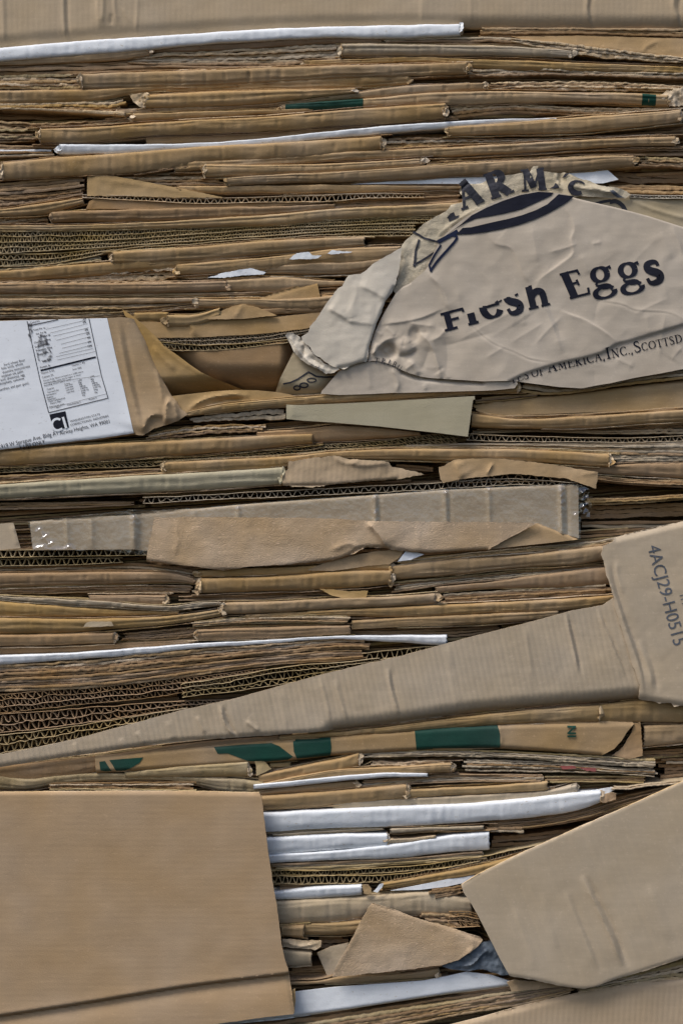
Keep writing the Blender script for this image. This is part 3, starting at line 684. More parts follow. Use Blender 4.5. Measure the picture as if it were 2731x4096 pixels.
panel(fl, Relief(3.5, (0, 14), centroid(fl), (.7, .012), [('ridge', r.P('400 125, 600 150, 900 200'), 10, .8)]), 'gold', 'yellowish raised ply standing up above the wavy torn corrugated edge', jag=2, name='torn_flap', cat='torn flap')
flutes(r, '368 198 212, 600 204 224, 900 214 238, 1200 208 232, 1450 200 230, 1620 194 216, 1900 195 212', 1, 33, 'pale', 'wavy open corrugated edge with pale lips left of the torn egg box', d=4, crush=.5, wt=.5)
lf = r.P('386 262, 400 228, 430 212, 700 226, 900 240, 1200 232, 1420 226, 1480 232, 1400 240, 1200 250, 1000 258, 700 262')
panel(lf, Relief(2.5, (0, 0), centroid(lf), (.6, .01), [('ridge', r.P('410 255, 420 220'), 8, .8)]), 'mauve', 'mauve liner hanging below the wavy torn corrugated edge', name='torn_flap', cat='torn flap', step=8)
fold(r, '232 275 322, 600 264 318, 1000 254 306, 1300 248 284, 1500 240 258', 'mauve', 'mauve fold with a frayed left end below the wavy corrugated edge', d=2, ends='tc')
plies(r, '0 145 200, 200 126 186, 385 112 164', 4, 'mauve mauve dark', 'upper brown layers of the tall crushed stack at the left margin', d=0, jag=.8)
plies(r, '0 202 262, 200 190 240, 385 168 208', 5, 'dark mauve pale dark', 'middle layers with cream tears in the tall crushed stack at the left margin', d=-1, jag=1.6)
fold(r, '0 264 296, 200 236 286, 375 212 238', 'tan', 'short tan fold closing the bottom of the tall crushed stack at the left margin', d=2, ends='tc')
plies(r, '0 296 344, 120 284 335, 222 280 325', 5, 'mauve pale dark', 'frayed layers meeting the frayed fold end at the left', d=-2, jag=2)
fold(r, '0 338 362, 500 330 354, 900 308 344, 1300 280 332, 1491 262 312, 1800 246 302, 2090 232 288', 'gold', 'long golden brown fold lying on top of the wide open corrugated layers', d=2, ends='tc')
plies(r, '1491 226 256, 1800 212 246, 2080 196 232', 4, 'mauve dark mauve', 'mauve layers under the pale torn strip left of the torn egg box', d=-1, jag=.9)
plies(r, '1560 180 212, 1800 168 206, 2080 160 200', 4, 'dark mauve pale', 'dark layers touching the left corner of the torn egg box', d=-2, jag=1.2)
flutes(r, '0 362 412, 500 357 402, 900 340 372, 1300 318 346, 1491 310 338, 1700 300 330, 2000 290 322', 2, 23, 'olive', 'upper rows of the wide open corrugated layers left of the torn egg box', d=2, crush=.7, wt=.6, lt=1.25)
flutes(r, '0 412 462, 500 402 432, 900 374 404, 1300 348 376, 1491 338 362, 1860 322 356', 2, 24, 'olive', 'middle rows of the wide open corrugated layers left of the torn egg box', d=1.5, crush=.7, wt=.6, lt=1.25)
flutes(r, '0 464 520, 250 462 506, 500 434 458, 900 404 430, 1300 374 400, 1491 362 388, 1860 352 384', 2, 25, 'olive', 'lowest rows of the wide open corrugated layers left of the torn egg box', d=1, crush=.8, wt=.6, lt=1.25)
plies(r, '0 515 552, 250 495 530, 460 470 502', 4, 'mossy mossy olive dark', 'mossy crushed layers under the open corrugated rows at the left margin', d=-1, jag=2)
fold(r, '505 455 512, 900 430 490, 1200 405 465, 1491 392 440, 1632 390 428', 'tan', 'tan fold with a bulky torn left end directly below the open corrugated rows', d=4, ends='tc')
plies(r, '1640 392 428, 1860 385 425', 4, 'dark olive dark', 'short dark layers between that fold and the torn egg box', d=-12, jag=1.2)
fold(r, '0 542 585, 300 516 572, 600 492 545, 900 468 518, 1115 453 478', 'tan', 'tan fold from the left margin sloping up under the bulky torn end', d=1, ends='tc')
fold(r, '790 512 560, 1000 494 548, 1200 478 534, 1491 442 508, 1700 432 500, 1795 430 470', 'tan', 'tan fold in the centre carrying two white paper scraps', d=2, ends='tc')
for i, (t_, lb) in enumerate((('1295 488, 1315 470, 1330 460, 1380 455, 1400 468, 1440 470, 1425 482, 1395 489', 'larger white paper scrap stuck on the centre tan fold'), ('1464 463, 1490 447, 1530 452, 1578 455, 1540 461, 1490 466', 'smaller white paper scrap to the right of the larger scrap on the centre fold'))):
    pl = r.P(t_); panel(pl, Relief(8.0, (0, 0), centroid(pl), (.5, .02), []), 'white', lb, name='paper_scrap', cat='paper scrap', jag=3, step=5, thick=.5, edgemat='white')
pl = r.P('930 570, 1000 548, 1060 538, 1120 527, 1190 546, 1180 558, 1090 560, 1000 572')
panel(pl, Relief(5.0, (0, 0), centroid(pl), (.6, .02), []), 'white', 'long ragged white torn liner below the centre tan fold', name='paper_scrap', cat='paper scrap', jag=3, step=5, thick=.6, edgemat='white')
plies(r, '150 566 588, 450 552 584, 740 522 578, 960 545 576', 3, 'dark mauve pale', 'ragged brown layers below the sloping left fold', d=-1, jag=2)
fold(r, '1190 520 552, 1400 506 556, 1600 498 548, 1760 478 516', 'tan', 'tan fold above a dark slot left of the white torn egg box paper', d=1, ends='cc')
plies(r, '1185 556 572, 1491 556 566, 1640 540 560, 1760 530 548', 2, 'dark greyk', 'grey ragged layer in the dark slot left of the torn egg box', d=-1, jag=2)
plies(r, '0 584 596, 500 584 596, 900 582 594, 1010 580 592', 2, 'pale mauve', 'ragged pale ply edge on top of the wide mauve fold at left', d=4, jag=2)
fold(r, '0 594 642, 300 595 642, 700 593 640, 1016 586 632', 'mauve', 'wide mauve fold at the left margin under a ragged pale ply edge', d=3)
fold(r, '1016 580 632, 1300 570 628, 1450 584 612, 1660 588 608', 'tan', 'tan fold continuing right of the wide mauve fold', d=1, ends='cc')
plies(r, '0 644 664, 500 644 662, 900 640 660, 1100 636 655, 1260 628 642', 3, 'mauve mauve tan', 'thin mauve layers under the wide mauve fold at left', d=0, jag=.6)
fold(r, '0 664 692, 400 664 690, 880 662 680', 'tan', 'flat tan fold above the dark torn band over the white printed label', d=2, ends='tc')
plies(r, '0 694 752, 500 690 746, 760 684 720, 890 672 706', 7, 'dark mauve pale dark gold', 'dark torn band of layers right above the white printed label', d=-1, jag=1.5)
fold(r, '890 668 706, 1100 666 706, 1300 664 712, 1450 655 708, 1600 640 690', 'tan', 'tan fold with a curled pale left end above the label corner', d=3, ends='tc')
tp = r.P('1150 668, 1250 632, 1350 602, 1420 590, 1436 664, 1400 672')
panel(tp, Relief(3.5, (0, 0), centroid(tp), (.8, .01), [('roll', r.P('1150 668, 1420 590'), 14, 1.5)]), 'tan', 'triangular tan ply peak between the folds in the middle of the bale', name='torn_flap', cat='torn flap')
plies(r, '1436 620 645, 1560 612 640, 1700 600 640', 3, 'dark tan mauve', 'dark layers between the triangular peak and the torn egg box', d=-2)
fold(r, '1440 650 694, 1560 640 680, 1640 620 660', 'mauve', 'short mauve fold running behind the pale torn egg box paper', d=1, ends='cc')
fold(r, '600 728 770, 752 724 766', 'gold', 'stubby golden fold right of the label corner tip', d=1, ends='cc')
fold(r, '752 738 792, 880 735 786, 985 706 752', 'gold', 'golden bulging fold in the middle above the curled mauve board', d=3, ends='tc')
tp = r.P('920 756, 985 722, 1040 700, 1090 688, 1160 706, 1240 740, 1130 752, 1000 758')
panel(tp, Relief(5.0, (0, 0), centroid(tp), (.8, .012), [('ridge', r.P('1050 750, 1090 690'), 10, .9)]), 'tan', 'low pointed tan ply over the golden bulging fold', name='torn_flap', cat='torn flap', jag=2)
fold(r, '1160 712 740, 1300 706 732, 1500 690 722, 1620 670 705', 'mauve', 'brown fold curving up toward the pale torn egg box paper', d=1, ends='cc')

# ================================================================== row 2
r = R[2]
tf = r.P('620 96, 700 96, 850 100, 862 88, 1000 82, 1240 74, 1460 52, 1440 110, 1380 126, 1200 148, 1000 160, 850 168, 690 168, 640 130')
panel(tf, Relief(2, (0, 6), centroid(tf), (.6, .008), [('saw', r.P('862 88, 850 110, 866 132, 858 160'), 7, 1.3)]), 'tan', 'wide tan torn flap above the crushed flutes beside the label box', name='torn_flap', cat='torn flap', jag=1.5)
flutes(r, '650 168 198, 900 164 200, 1200 146 178, 1395 112 144', 2, 22, 'greyk', 'crushed grey flutes above the curled mauve board', d=2, crush=1.0, lean=.4, wt=.5, lt=.8)
flutes(r, '700 188 216, 900 200 228, 1050 196 218, 1290 176 190', 1, 30, 'olive', 'open torn flute line along the top of the curled mauve board', d=4, crush=1.0, lean=.3, wt=.55)
cm = r.P('735 204, 850 226, 1000 222, 1150 206, 1300 178, 1330 240, 1290 340, 1260 420, 1100 420, 950 400, 850 330')
panel(cm, Relief(4, (0, 0), centroid(cm), (.5, .006), [('roll', r.P('760 300, 900 395, 1080 410, 1280 410'), 120, 44), ('roll', r.P('1310 180, 1300 320, 1270 400'), 50, 18)]), 'mauve', 'concave mauve board curling into the shadow between label box and egg box', name='curled_board', cat='curled board', thick=2.5)

# label box
lab_poly = r.P('-160 100, 0 92, 120 88, 300 83, 480 78, 540 76, 600 82, 622 130, 650 180, 675 240, 700 300, 725 352, 768 430, 790 452, 812 490, 845 508, 800 540, 750 558, 690 575, 640 606, 600 602, 430 627, 200 652, 0 676, -160 690')
LR = Relief(9, (-3, 0), (270, 1530), (.45, .004), [
    ('ridge', r.P('520 85, 545 200, 585 400, 620 520, 640 600'), 9, 2.04), ('ridge', r.P('545 85, 570 200, 610 400, 650 560'), 9, -1.70),
    ('roll', r.P('600 82, 650 180, 700 300, 768 430, 845 508'), 22, 4), ('saw', r.P('768 430, 745 480, 742 560'), 10, 3.74), ('saw', r.P('640 600, 660 540, 690 515, 740 520'), 9, 2.72),
    ('ridge', r.P('780 440, 790 500, 800 540'), 8, 2.55), ('ridge', r.P('700 300, 720 400, 735 470'), 9, 2.04), ('roll', r.P('0 676, 200 652, 430 627, 600 602'), 14, 2.5)])
lb, face = panel(lab_poly, LR, 'tan', 'flattened brown box carrying a white nutrition label at the left margin', name='labelled_box', cat='labelled box', step=8, jag=1)
lw = r.P('-155 102, 0 94, 120 90, 300 85, 480 80, 520 260, 555 400, 599 596, 430 622, 200 647, 0 670, -155 684')
lo = panel_mesh('label', lw, LR, 'label', lb, step=8, thick=.25, lift=.45, edgemat='label', d0=LR.d)
e = E5
def box_line(fr, a, b, w, mt='black'): return ([fr.p(*a), fr.p(*b)], [w / fr.k] * 2)
D6 = 250 * 2.6133
ln = [box_line(e, (285, 88), (330, 300), 7), box_line(e, (330, 300), (418, 700), 7), box_line(e, (418, 700), (510, D6 + 393), 8), box_line(e, (510, D6 + 393), (1130, D6 + 240), 8),
      box_line(e, (1130, D6 + 240), (1060, 660), 7), box_line(e, (1060, 660), (930, 60), 7), box_line(e, (318, 134), (610, 72), 9)]
for (a, b) in (((480, 175), (900, 78)), ((520, 215), (915, 115)), ((560, 245), (925, 158)), ((590, 290), (935, 200)), ((640, 330), (945, 250)), ((650, 372), (955, 298)), ((620, 425), (965, 338)), ((590, 460), (975, 375)), ((600, 495), (1000, 405)), ((480, 735), (1045, 660)), ((520, 1000), (1110, 850))):
    ln.append(box_line(e, a, b, 3))
ribbon(ln, LR, 'black', lb, 'printed_frame', lift=.8)
ribbon([box_line(e, (425, 605), (1002, 463), 17)], LR, 'navy', lb, 'printed_bar', lift=.85)
def lt(fr, s_, x, y, h, ang=13.5, mt='black', **k): text_on(s_, fr.p(x, y), ang, h / fr.k, LR, mt, lb, lift=.85, **k)
lt(e, 'Calories', 318, 118, 22)
for s_, x, y in (('Total Fat 1g', 352, 193, ), ('Sat. Fat 0g', 380, 232), ('Trans Fat 0g', 400, 268), ('Cholesterol 0mg', 358, 325), ('Sodium 210mg', 368, 368), ('Potassium 70mg', 380, 408), ('Total Carb.', 395, 448), ('Sugars 2g', 440, 515), ('Protein 3g', 420, 582)):
    lt(e, s_, x, y, 19, bold=.01)
for s_, x, y in (('0%', 868, 75), ('0%', 868, 112), ('0%', 890, 193), ('2%', 905, 232), ('4%', 915, 275), ('6%', 920, 318), ('12%', 915, 365)): lt(e, s_, x, y, 22, bold=.015)
for s_, x, y, h in (('Vitamin A 0%', 432, 645, 22), ('Vitamin C 4%', 750, 563, 22), ('Calcium 2%', 442, 688, 22), ('Iron 10%', 762, 605, 22), ('Percent Daily Values are based on a 2,000 calorie', 455, 722, 18), ('diet. Your daily values may be higher or lower', 458, 748, 18), ('depending on your calorie needs:', 462, 772, 18), ('Calories', 672, 740 + 16, 16), ('2,000', 815, 700 + 20, 17), ('2,500', 945, 668 + 10, 17)):
    lt(e, s_, x, y, h, xs=.86)
g = E6
for s_, x, y in (('Total Fat', 490, 158), ('Saturated Fat', 500, 188), ('Cholesterol', 488, 218), ('Sodium', 494, 244), ('Potassium', 500, 265), ('Total Carbohydrate', 510, 285), ('Dietary Fiber', 528, 305), ('Calories per gram:', 515, 342), ('Fat 9', 590, 347), ('Carbohydrate 4', 705, 320), ('Protein 4', 930, 262),
                ('Less than', 680, 118), ('Less than', 686, 142), ('Less than', 692, 165), ('Less than', 698, 190), ('65g', 822, 86), ('20g', 828, 106), ('300mg', 836, 128), ('2,400mg', 842, 150), ('3,500 mg', 848, 174), ('300g', 852, 197), ('25g', 860, 220),
                ('80g', 950, 52), ('25g', 956, 74), ('300mg', 962, 96), ('2,400mg', 968, 118), ('3,500 mg', 974, 140), ('375g', 982, 164), ('30g', 988, 190)):
    lt(g, s_, x, y, 16, bold=.008)
for s_, x, y in (('hard wheat flour', 45, 548), ('folic acid), whole', 20, 588), ('thiamine mononitrate', 30, 628), ('soybean oil, palm', 20, 668), ('acid, thiamine), egg', 10, 708), ('phosphate, cellulose', -10, 750)): lt(e, s_, x + 0, y + 10, 27, xs=.9)
lt(g, 'and xanthan, and guar gum).', -60, 180, 27, xs=.9)
sq = g.P('517 412, 684 376, 722 546, 700 550, 560 580, 540 500')
decal('emblem', sq, LR, 'navy', lb, lift=.8)
ribbon([([g.p(*q) for q in smooth_poly([(632, 462), (600, 455), (565, 470), (545, 505), (552, 545), (578, 572), (610, 575), (652, 560)], 8)], [26 / g.k] * 80)][0:1] and [(np.array([g.p(*q) for q in smooth_poly([(632, 466), (600, 457), (565, 470), (545, 505), (552, 545), (578, 572), (610, 577), (654, 560)], 8)]), 24 / g.k)], LR, 'label', lb, 'emblem_letter', lift=1.1)
ribbon([(np.array([g.p(658, 438), g.p(694, 556)]), 26 / g.k)], LR, 'label', lb, 'emblem_letter', lift=1.1)
lt(g, 'WASHINGTON STATE', 735, 495, 23, ang=14, xs=1.02)
lt(g, 'CORRECTIONAL INDUSTRIES', 738, 534, 23, ang=14, xs=.98)
lt(g, 'Airway Heights, WA 99001', 628, 626, 41, ang=13.6, xs=.86)
lt(g, '1919 W Sprague Ave. Bldg A1', -10, 775, 44, ang=13.8, xs=.86)
lt(g, 'L USE ONLY', 214, 778, 43, ang=13.8, xs=.84, bold=.01)
decal('ink_smudge', e.P('420 225, 480 235, 500 300, 520 380, 560 440, 520 510, 450 520, 400 500, 380 400, 400 320'), LR, 'smudge', lb, lift=1.0)
decal('ink_smudge', e.P('290 110, 340 120, 350 260, 320 310, 295 230'), LR, 'smudge', lb, lift=1.0)

# golden fold from the label box curling into the hollow
gf = r.P('548 40, 600 74, 640 108, 700 165, 735 205, 800 250, 850 288, 900 322, 960 350, 1040 378, 1090 396, 1000 404, 900 414, 800 422, 765 424, 740 395, 720 355, 700 310, 670 240, 640 170, 600 100, 560 70')
panel(gf, Relief(5, (0, 0), centroid(gf), (.8, .008), [('roll', r.P('735 430, 900 420, 1090 405'), 85, 34), ('ridge', r.P('680 200, 730 260, 790 320'), 14, 1.8), ('ridge', r.P('640 120, 740 220, 850 300, 1000 376'), 8, 1.0)]), 'gold', 'smooth golden curl sweeping right from the label box into the hollow', name='curled_flap', cat='curled flap', thick=1.2)
g2 = r.P('765 430, 850 420, 960 408, 1060 402, 1150 404, 1240 412, 1300 422, 1330 436, 1180 446, 1000 462, 900 490, 840 512, 812 490, 790 460')
panel(g2, Relief(4, (0, -6), centroid(g2), (.9, .01), [('ridge', r.P('835 500, 880 465, 940 438, 1020 425, 1120 428'), 11, 3.2), ('ridge', r.P('940 470, 1000 450, 1100 442'), 8, -3)]), 'gold', 'golden crumpled ply with a bright rolled lip under the hollow', name='curled_flap', cat='curled flap', thick=1.2)
fold(r, '830 502 522, 1000 466 502, 1200 446 482, 1491 424 461, 1700 412 450, 1950 392 432, 2100 376 422, 2318 362 414', 'gold', 'long golden fold beneath the torn egg box starting under the crumpled ply', d=6, ends='ct')
plies(r, '2326 366 410, 2450 385 425, 2600 382 414, 2800 345 382, 3059 312 352', 3, 'tan gold pale', 'bent tan layers hugging the lower right side of the torn egg box', d=1, jag=1.0)
plies(r, '2130 440 462, 2310 424 446, 2420 418 432', 3, 'gold dark tan', 'thin layers under the torn right end of the golden fold below the egg box', d=0, jag=1)
br = r.P('2115 470, 2200 452, 2320 440, 2491 420, 2700 398, 2900 375, 3059 356, 3210 340, 3210 480, 3059 484, 2700 500, 2300 516, 2190 512, 2130 484')
panel(br, Relief(0, (0, 8), centroid(br), (.9, .006), [('roll', r.P('2115 470, 2491 420, 3059 356'), 22, 6)]), 'gold', 'broad golden face in the deep band below the egg box at the right margin', step=10)
plies(r, '2125 484 506, 2200 508 528, 2350 514 528, 2700 500 516, 3059 476 494', 2, 'tan dark', 'pair of fine ply edges running along the broad golden face', d=3, jag=.6)
fold(r, '2112 506 568, 2300 530 574, 2600 520 573, 2800 508 560, 3059 490 542', 'tan', 'tan fold under the pair of fine ply edges at the right margin', d=2, ends='cc')
ch = r.P('1282 468, 1330 470, 1491 465, 1750 452, 1950 440, 2125 430, 2127 445, 2118 446, 2095 612, 1950 594, 1700 566, 1491 548, 1360 540, 1282 532')
panel(ch, Relief(10, (2, -2), centroid(ch), (.3, .004), [('saw', r.P('1300 466, 1310 532'), 6, .6)]), 'chip', 'greenish grey chipboard wedge with a clean slanted right end', name='chipboard_strip', cat='chipboard strip', step=9)
plies(r, '850 528 548, 1000 510 540, 1180 494 534, 1285 482 532', 2, 'chip greyk', 'whitish grey ply peeling left of the chipboard wedge', d=3, jag=1.6, fill=.95)
plies(r, '640 606 632, 750 580 618, 900 560 602, 1000 556 596, 1190 558 588', 4, 'tan pale dark olive', 'torn tan layers below the crumpled corner of the label box', d=2, jag=2.4)
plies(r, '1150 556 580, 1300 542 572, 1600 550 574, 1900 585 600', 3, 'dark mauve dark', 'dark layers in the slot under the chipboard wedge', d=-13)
fold(r, '1150 590 622, 1350 576 634, 1491 562 632, 1700 572 622, 1880 592 606', 'mauve', 'mauve fold lying under the chipboard wedge in the middle', d=1, ends='cc')
fold(r, '0 674 742, 300 652 726, 600 636 706, 900 624 690, 1200 606 664, 1400 598 642', 'tan', 'full tan fold running from under the white label to the middle', d=4, ends='tc')
plies(r, '2110 570 600, 2400 566 590, 2700 560 600, 3059 535 600', 5, 'dark mauve greyk dark', 'dark layers with a grey sliver below the folds right of the chipboard wedge', d=-12, jag=1.4)
flutes(r, '0 736 774, 300 722 758, 700 705 742, 1000 686 716, 1400 650 682, 1700 632 664, 1900 606 650, 2050 600 640', 2, 27, 'olive', 'slanted crushed flutes below the full tan fold at left', d=1, crush=1.0, lean=.8, wt=.5, lt=.8)
flutes(r, '2090 600 628, 2300 608 634, 2600 616 636, 2800 618 638, 3059 608 632', 1, 36, 'greyk', 'open wavy flute line at the right margin below the chipboard wedge', d=1, crush=.6, wt=.55)
plies(r, '1800 648 676, 2100 640 664, 2400 640 672, 2700 640 690, 3059 634 700', 5, 'greyk tan mauve', 'greyish flattened layers at the right margin under the open wavy flute line', d=1, jag=1.0)

# ================================================================== row 3
r = R[3]
plies(r, '0 114 152, 300 100 136, 730 80 104', 4, 'tan dark pale mauve', 'flat tan layers at the left margin below the slanted crushed flutes', d=0, jag=1)
fold(r, '738 55 106, 1000 42 94, 1280 28 76, 1491 8 40, 1700 -4 42, 2000 -6 48, 2300 -4 50, 2500 4 62, 2728 18 76', 'tan', 'long arched tan fold crossing the middle over the two mauve torn plies', d=4)
plies(r, '2735 20 62, 2850 14 60, 3059 4 62', 5, 'greyk dark greyk', 'grey layers at the right margin beside the end of the arched fold', d=0, jag=1.2)
fold(r, '2560 74 92, 2740 64 108, 3059 52 126', 'mauve', 'shaded brown fold at the right margin under the end of the arched fold', d=-2, ends='cc')
plies(r, '2640 110 135, 2850 130 158, 3059 132 168', 4, 'dark tan mauve', 'brown layers at the right margin above the dark cavity', d=-3, jag=1.2)
plies(r, '2620 215 250, 2850 212 240, 3059 196 225', 3, 'gold dark tan', 'tan layers at the right margin in the middle of the dark cavity', d=-4, jag=1.2)
plies(r, '2600 250 310, 3059 232 300', 3, 'mauve dark dark', 'wide dim brown layer at the right margin in the dark cavity', d=-14, jag=.8)
plies(r, '2600 318 350, 2900 316 350, 3059 312 345', 2, 'greyk dark', 'dim grey layer at the right margin at the bottom of the dark cavity', d=-15, jag=.5)
fold(r, '0 153 218, 300 134 205, 700 110 188, 1000 94 172, 1268 76 152', 'chip', 'greyish green fold at the left margin ending at the mauve torn ply', d=5, endmat='chip')
plies(r, '0 236 268, 300 232 262, 614 232 246', 3, 'mauve dark mauve', 'brown layers in the shadow under the greyish green fold', d=-4, jag=.7)
plies(r, '620 200 232, 900 188 212, 1230 170 196', 2, 'dark olive', 'shaded layer above the tape covered box under the greyish green fold', d=-12, jag=.7)
mp_ = r.P('1292 52, 1380 40, 1500 24, 1560 40, 1625 44, 1740 52, 1758 74, 1810 86, 1900 108, 1780 130, 1600 142, 1491 155, 1400 165, 1268 160, 1258 120, 1290 84')
panel(mp_, Relief(9, (0, 0), centroid(mp_), (.9, .012), [('ridge', r.P('1490 30, 1550 60, 1620 50'), 8, 1.4), ('saw', r.P('1560 40, 1600 70, 1750 60'), 7, 1.2), ('roll', r.P('1268 160, 1491 155, 1780 130'), 12, 2)]), 'pink', 'left pinkish mauve torn ply hanging over the tape covered box', name='torn_flap', cat='torn flap', jag=4, step=7)
mp2 = r.P('1965 78, 1990 70, 2030 44, 2110 38, 2240 38, 2400 54, 2560 78, 2680 98, 2676 120, 2670 172, 2600 150, 2540 128, 2300 106, 2180 118, 2060 132, 1985 148, 1970 132')
panel(mp2, Relief(8, (0, -4), centroid(mp2), (.8, .01), [('ridge', r.P('2180 115, 2195 80, 2210 58'), 7, 1.8), ('saw', r.P('2040 48, 2050 90, 2070 130'), 7, 1.4), ('ridge', r.P('2600 110, 2680 100'), 7, 1)]), 'tan', 'right tan torn ply with a tapering tail over the open flutes', name='torn_flap', cat='torn flap', jag=3, step=7)
flutes(r, '2050 122 148, 2300 108 142, 2480 110 140', 1, 62, 'mauve', 'large brown flutes peeking from under the right torn ply', d=4, crush=.4, wt=.9)
plies(r, '1760 60 84, 1960 78 100', 2, 'dark mauve', 'dark layer in the gap between the two torn plies', d=-14)
# taped boxes
flutes(r, '640 214 240, 1000 196 220, 1300 182 210, 1491 172 200, 1900 150 180, 2300 130 156, 2590 148 166', 1, 40, 'greyk', 'corrugated top edge of the tape covered box', d=5, crush=.9, wt=.6, lt=1.1)
tb = r.P('-150 335, 0 330, 60 326, 92 440, 0 448, -150 450')
panel(tb, Relief(5, (0, 0), centroid(tb), (.6, .01), [('ridge', r.P('55 335, 80 430'), 8, 1.5)]), 'flapd', 'small tan face at the left margin beside the tape covered box', step=9)
tx = r.P('135 322, 300 305, 590 292, 700 272, 900 262, 1060 246, 1300 228, 1491 215, 1750 196, 2000 178, 2300 164, 2550 154, 2590 162, 2592 395, 2500 370, 2400 330, 1650 325, 1491 315, 1000 312, 800 312, 720 460, 600 445, 300 448, 150 449')
feats = [('step', r.P('625 100, 622 480'), 8, 2.5)]
for X, w, h in ((598, 9, 1.8), (410, 14, .9), (1065, 9, 1.2), (1680, 10, 1.9), (1996, 10, 1.3), (2190, 9, 1.2), (2512, 9, 2.0), (300, 10, .9), (870, 12, .6), (2540, 6, -1.2), (1700, 8, -1.0), (2014, 8, -.9)):
    feats.append(('ridge', r.P(f'{X - 4} 120, {X} 250, {X + 5} 470'), w, h * 1.4))
feats.append(('roll', r.P('135 322, 590 292, 1060 246, 1491 215, 2000 178, 2550 154'), 12, 1.5))
XR = Relief(6, (0, 3), centroid(tx), (.5, .006), feats)
tbx, _ = panel(tx, XR, 'flapd', 'wide tan box side covered with shiny clear tape across the middle', name='taped_box', cat='taped box', step=8)
tapep = r.P('128 318, 300 300, 592 268, 700 268, 900 258, 1060 242, 1300 224, 1491 211, 1750 192, 2000 174, 2300 160, 2550 152, 2605 158, 2640 175, 2634 215, 2648 240, 2640 300, 2600 306, 2598 398, 2400 333, 1650 326, 1491 318, 1000 315, 800 315, 725 462, 640 470, 450 446, 340 452, 240 452, 150 452')
TRf = Relief(6.8, (0, 3), centroid(tx), (.5, .006), [q_ for q_ in feats if q_[0] != 'roll'] + [('ridge', r.P('590 318, 598 306, 606 296'), 4.5, 1.7), ('ridge', r.P('592 336, 599 328, 606 322'), 4.5, 1.7), ('ridge', r.P('1060 272, 1067 263, 1074 256'), 4.5, 1.7), ('ridge', r.P('1672 226, 1680 215, 1688 206'), 4.5, 1.7), ('ridge', r.P('1676 292, 1684 281, 1692 272'), 4.5, 1.7), ('ridge', r.P('1990 200, 1997 192, 2004 186'), 4.5, 1.7), ('ridge', r.P('2186 184, 2193 176, 2200 170'), 4.5, 1.7), ('ridge', r.P('2506 192, 2514 180, 2522 170'), 4.5, 1.7), ('ridge', r.P('2510 216, 2518 205, 2526 196'), 4.5, 1.7), ('ridge', r.P('2512 246, 2519 235, 2526 226'), 4.5, 1.7), ('ridge', r.P('160 372, 175 360, 190 350'), 4.5, 1.7), ('ridge', r.P('186 404, 203 390, 220 378'), 4.5, 1.7), ('ridge', r.P('214 432, 230 420, 246 410'), 4.5, 1.7), ('ridge', r.P('150 446, 180 436, 210 428'), 4.5, 1.7), ('ridge', r.P('290 446, 310 435, 330 426'), 4.5, 1.7), ('ridge', r.P('2604 196, 2617 185, 2630 176'), 4.5, 1.7), ('ridge', r.P('2606 232, 2619 219, 2632 208'), 4.5, 1.7), ('ridge', r.P('2600 262, 2617 250, 2634 240'), 4.5, 1.7), ('ridge', r.P('2606 292, 2621 280, 2636 270'), 4.5, 1.7), ('ridge', r.P('2570 300, 2577 291, 2584 284'), 4.5, 1.7)] + [('ridge', r.P('2600 170, 2612 230, 2604 300'), 7, 2.5), ('ridge', r.P('2628 175, 2622 240, 2640 295'), 6, -2.0), ('ridge', r.P('170 345, 200 390, 240 440'), 5, 1.2), ('ridge', r.P('150 430, 240 446, 340 440'), 6, 1.2), ('ridge', r.P('300 425, 340 450'), 5, 1.2)], sd=XR.sd)
panel_mesh('clear_tape', tapep, TRf, 'tape', tbx, step=4, thick=.0, jag=2, d0=XR.d)
fz = r.P('690 302, 1000 300, 1491 306, 1650 318, 2000 322, 2408 326, 2180 448, 2040 456, 1900 462, 1760 448, 1720 440, 1640 436, 1575 470, 1491 495, 1300 512, 1100 524, 1000 541, 940 532, 880 522, 760 512, 655 500, 662 440, 672 400, 684 350')
panel(fz, Relief(12, (0, -3), centroid(fz), (1.0, .006), [('ridge', r.P('1640 325, 1690 370, 1730 435'), 8, 2.2), ('saw', r.P('1640 320, 1700 390, 1740 445'), 10, 1.6), ('ridge', r.P('1620 440, 1560 420, 1480 450'), 10, 1.6), ('ridge', r.P('790 305, 795 400, 780 480'), 10, .9), ('roll', r.P('655 500, 1000 541, 1491 495, 1640 436, 1900 462, 2180 448'), 14, 3), ('ridge', r.P('1870 330, 1880 450'), 9, .7)]), 'fuzz', 'large fuzzy tan torn face with its printed skin peeled off, below the tape', name='torn_flap', cat='torn flap', jag=2.5, step=8)
ft = r.P('2180 447, 2408 326, 2500 362, 2594 400, 2500 412, 2350 428')
panel(ft, Relief(8, (0, 0), centroid(ft), (.5, .008), [('roll', r.P('2408 326, 2500 362, 2594 400'), 10, 2)]), 'tan', 'triangular folded corner at the right end of the fuzzy torn face', name='folded_corner', cat='folded corner')
cn = r.P('1780 500, 1822 446, 1900 468, 1840 492'); 
panel(cn, Relief(7, (0, 0), centroid(cn), (.8, .03), []), 'label', 'small patch of bluish film under the fuzzy torn face', name='film_scrap', cat='film scrap', step=5, thick=.3, edgemat='label')
flutes(r, '0 450 482, 350 446 476, 656 448 472', 1, 44, 'olive', 'upper open flute row at the left margin under the tape', d=6, crush=.25, wt=.6, lt=1.0)
flutes(r, '0 490 521, 350 486 514, 550 484 504', 1, 44, 'olive', 'lower open flute row at the left margin under the tape', d=4, crush=.25, wt=.6, lt=1.0)
plies(r, '0 524 550, 400 512 545, 640 508 545, 880 540 575', 3, 'mauve dark pale', 'thin dark and pale layers below the two open flute rows', d=-1, jag=1)
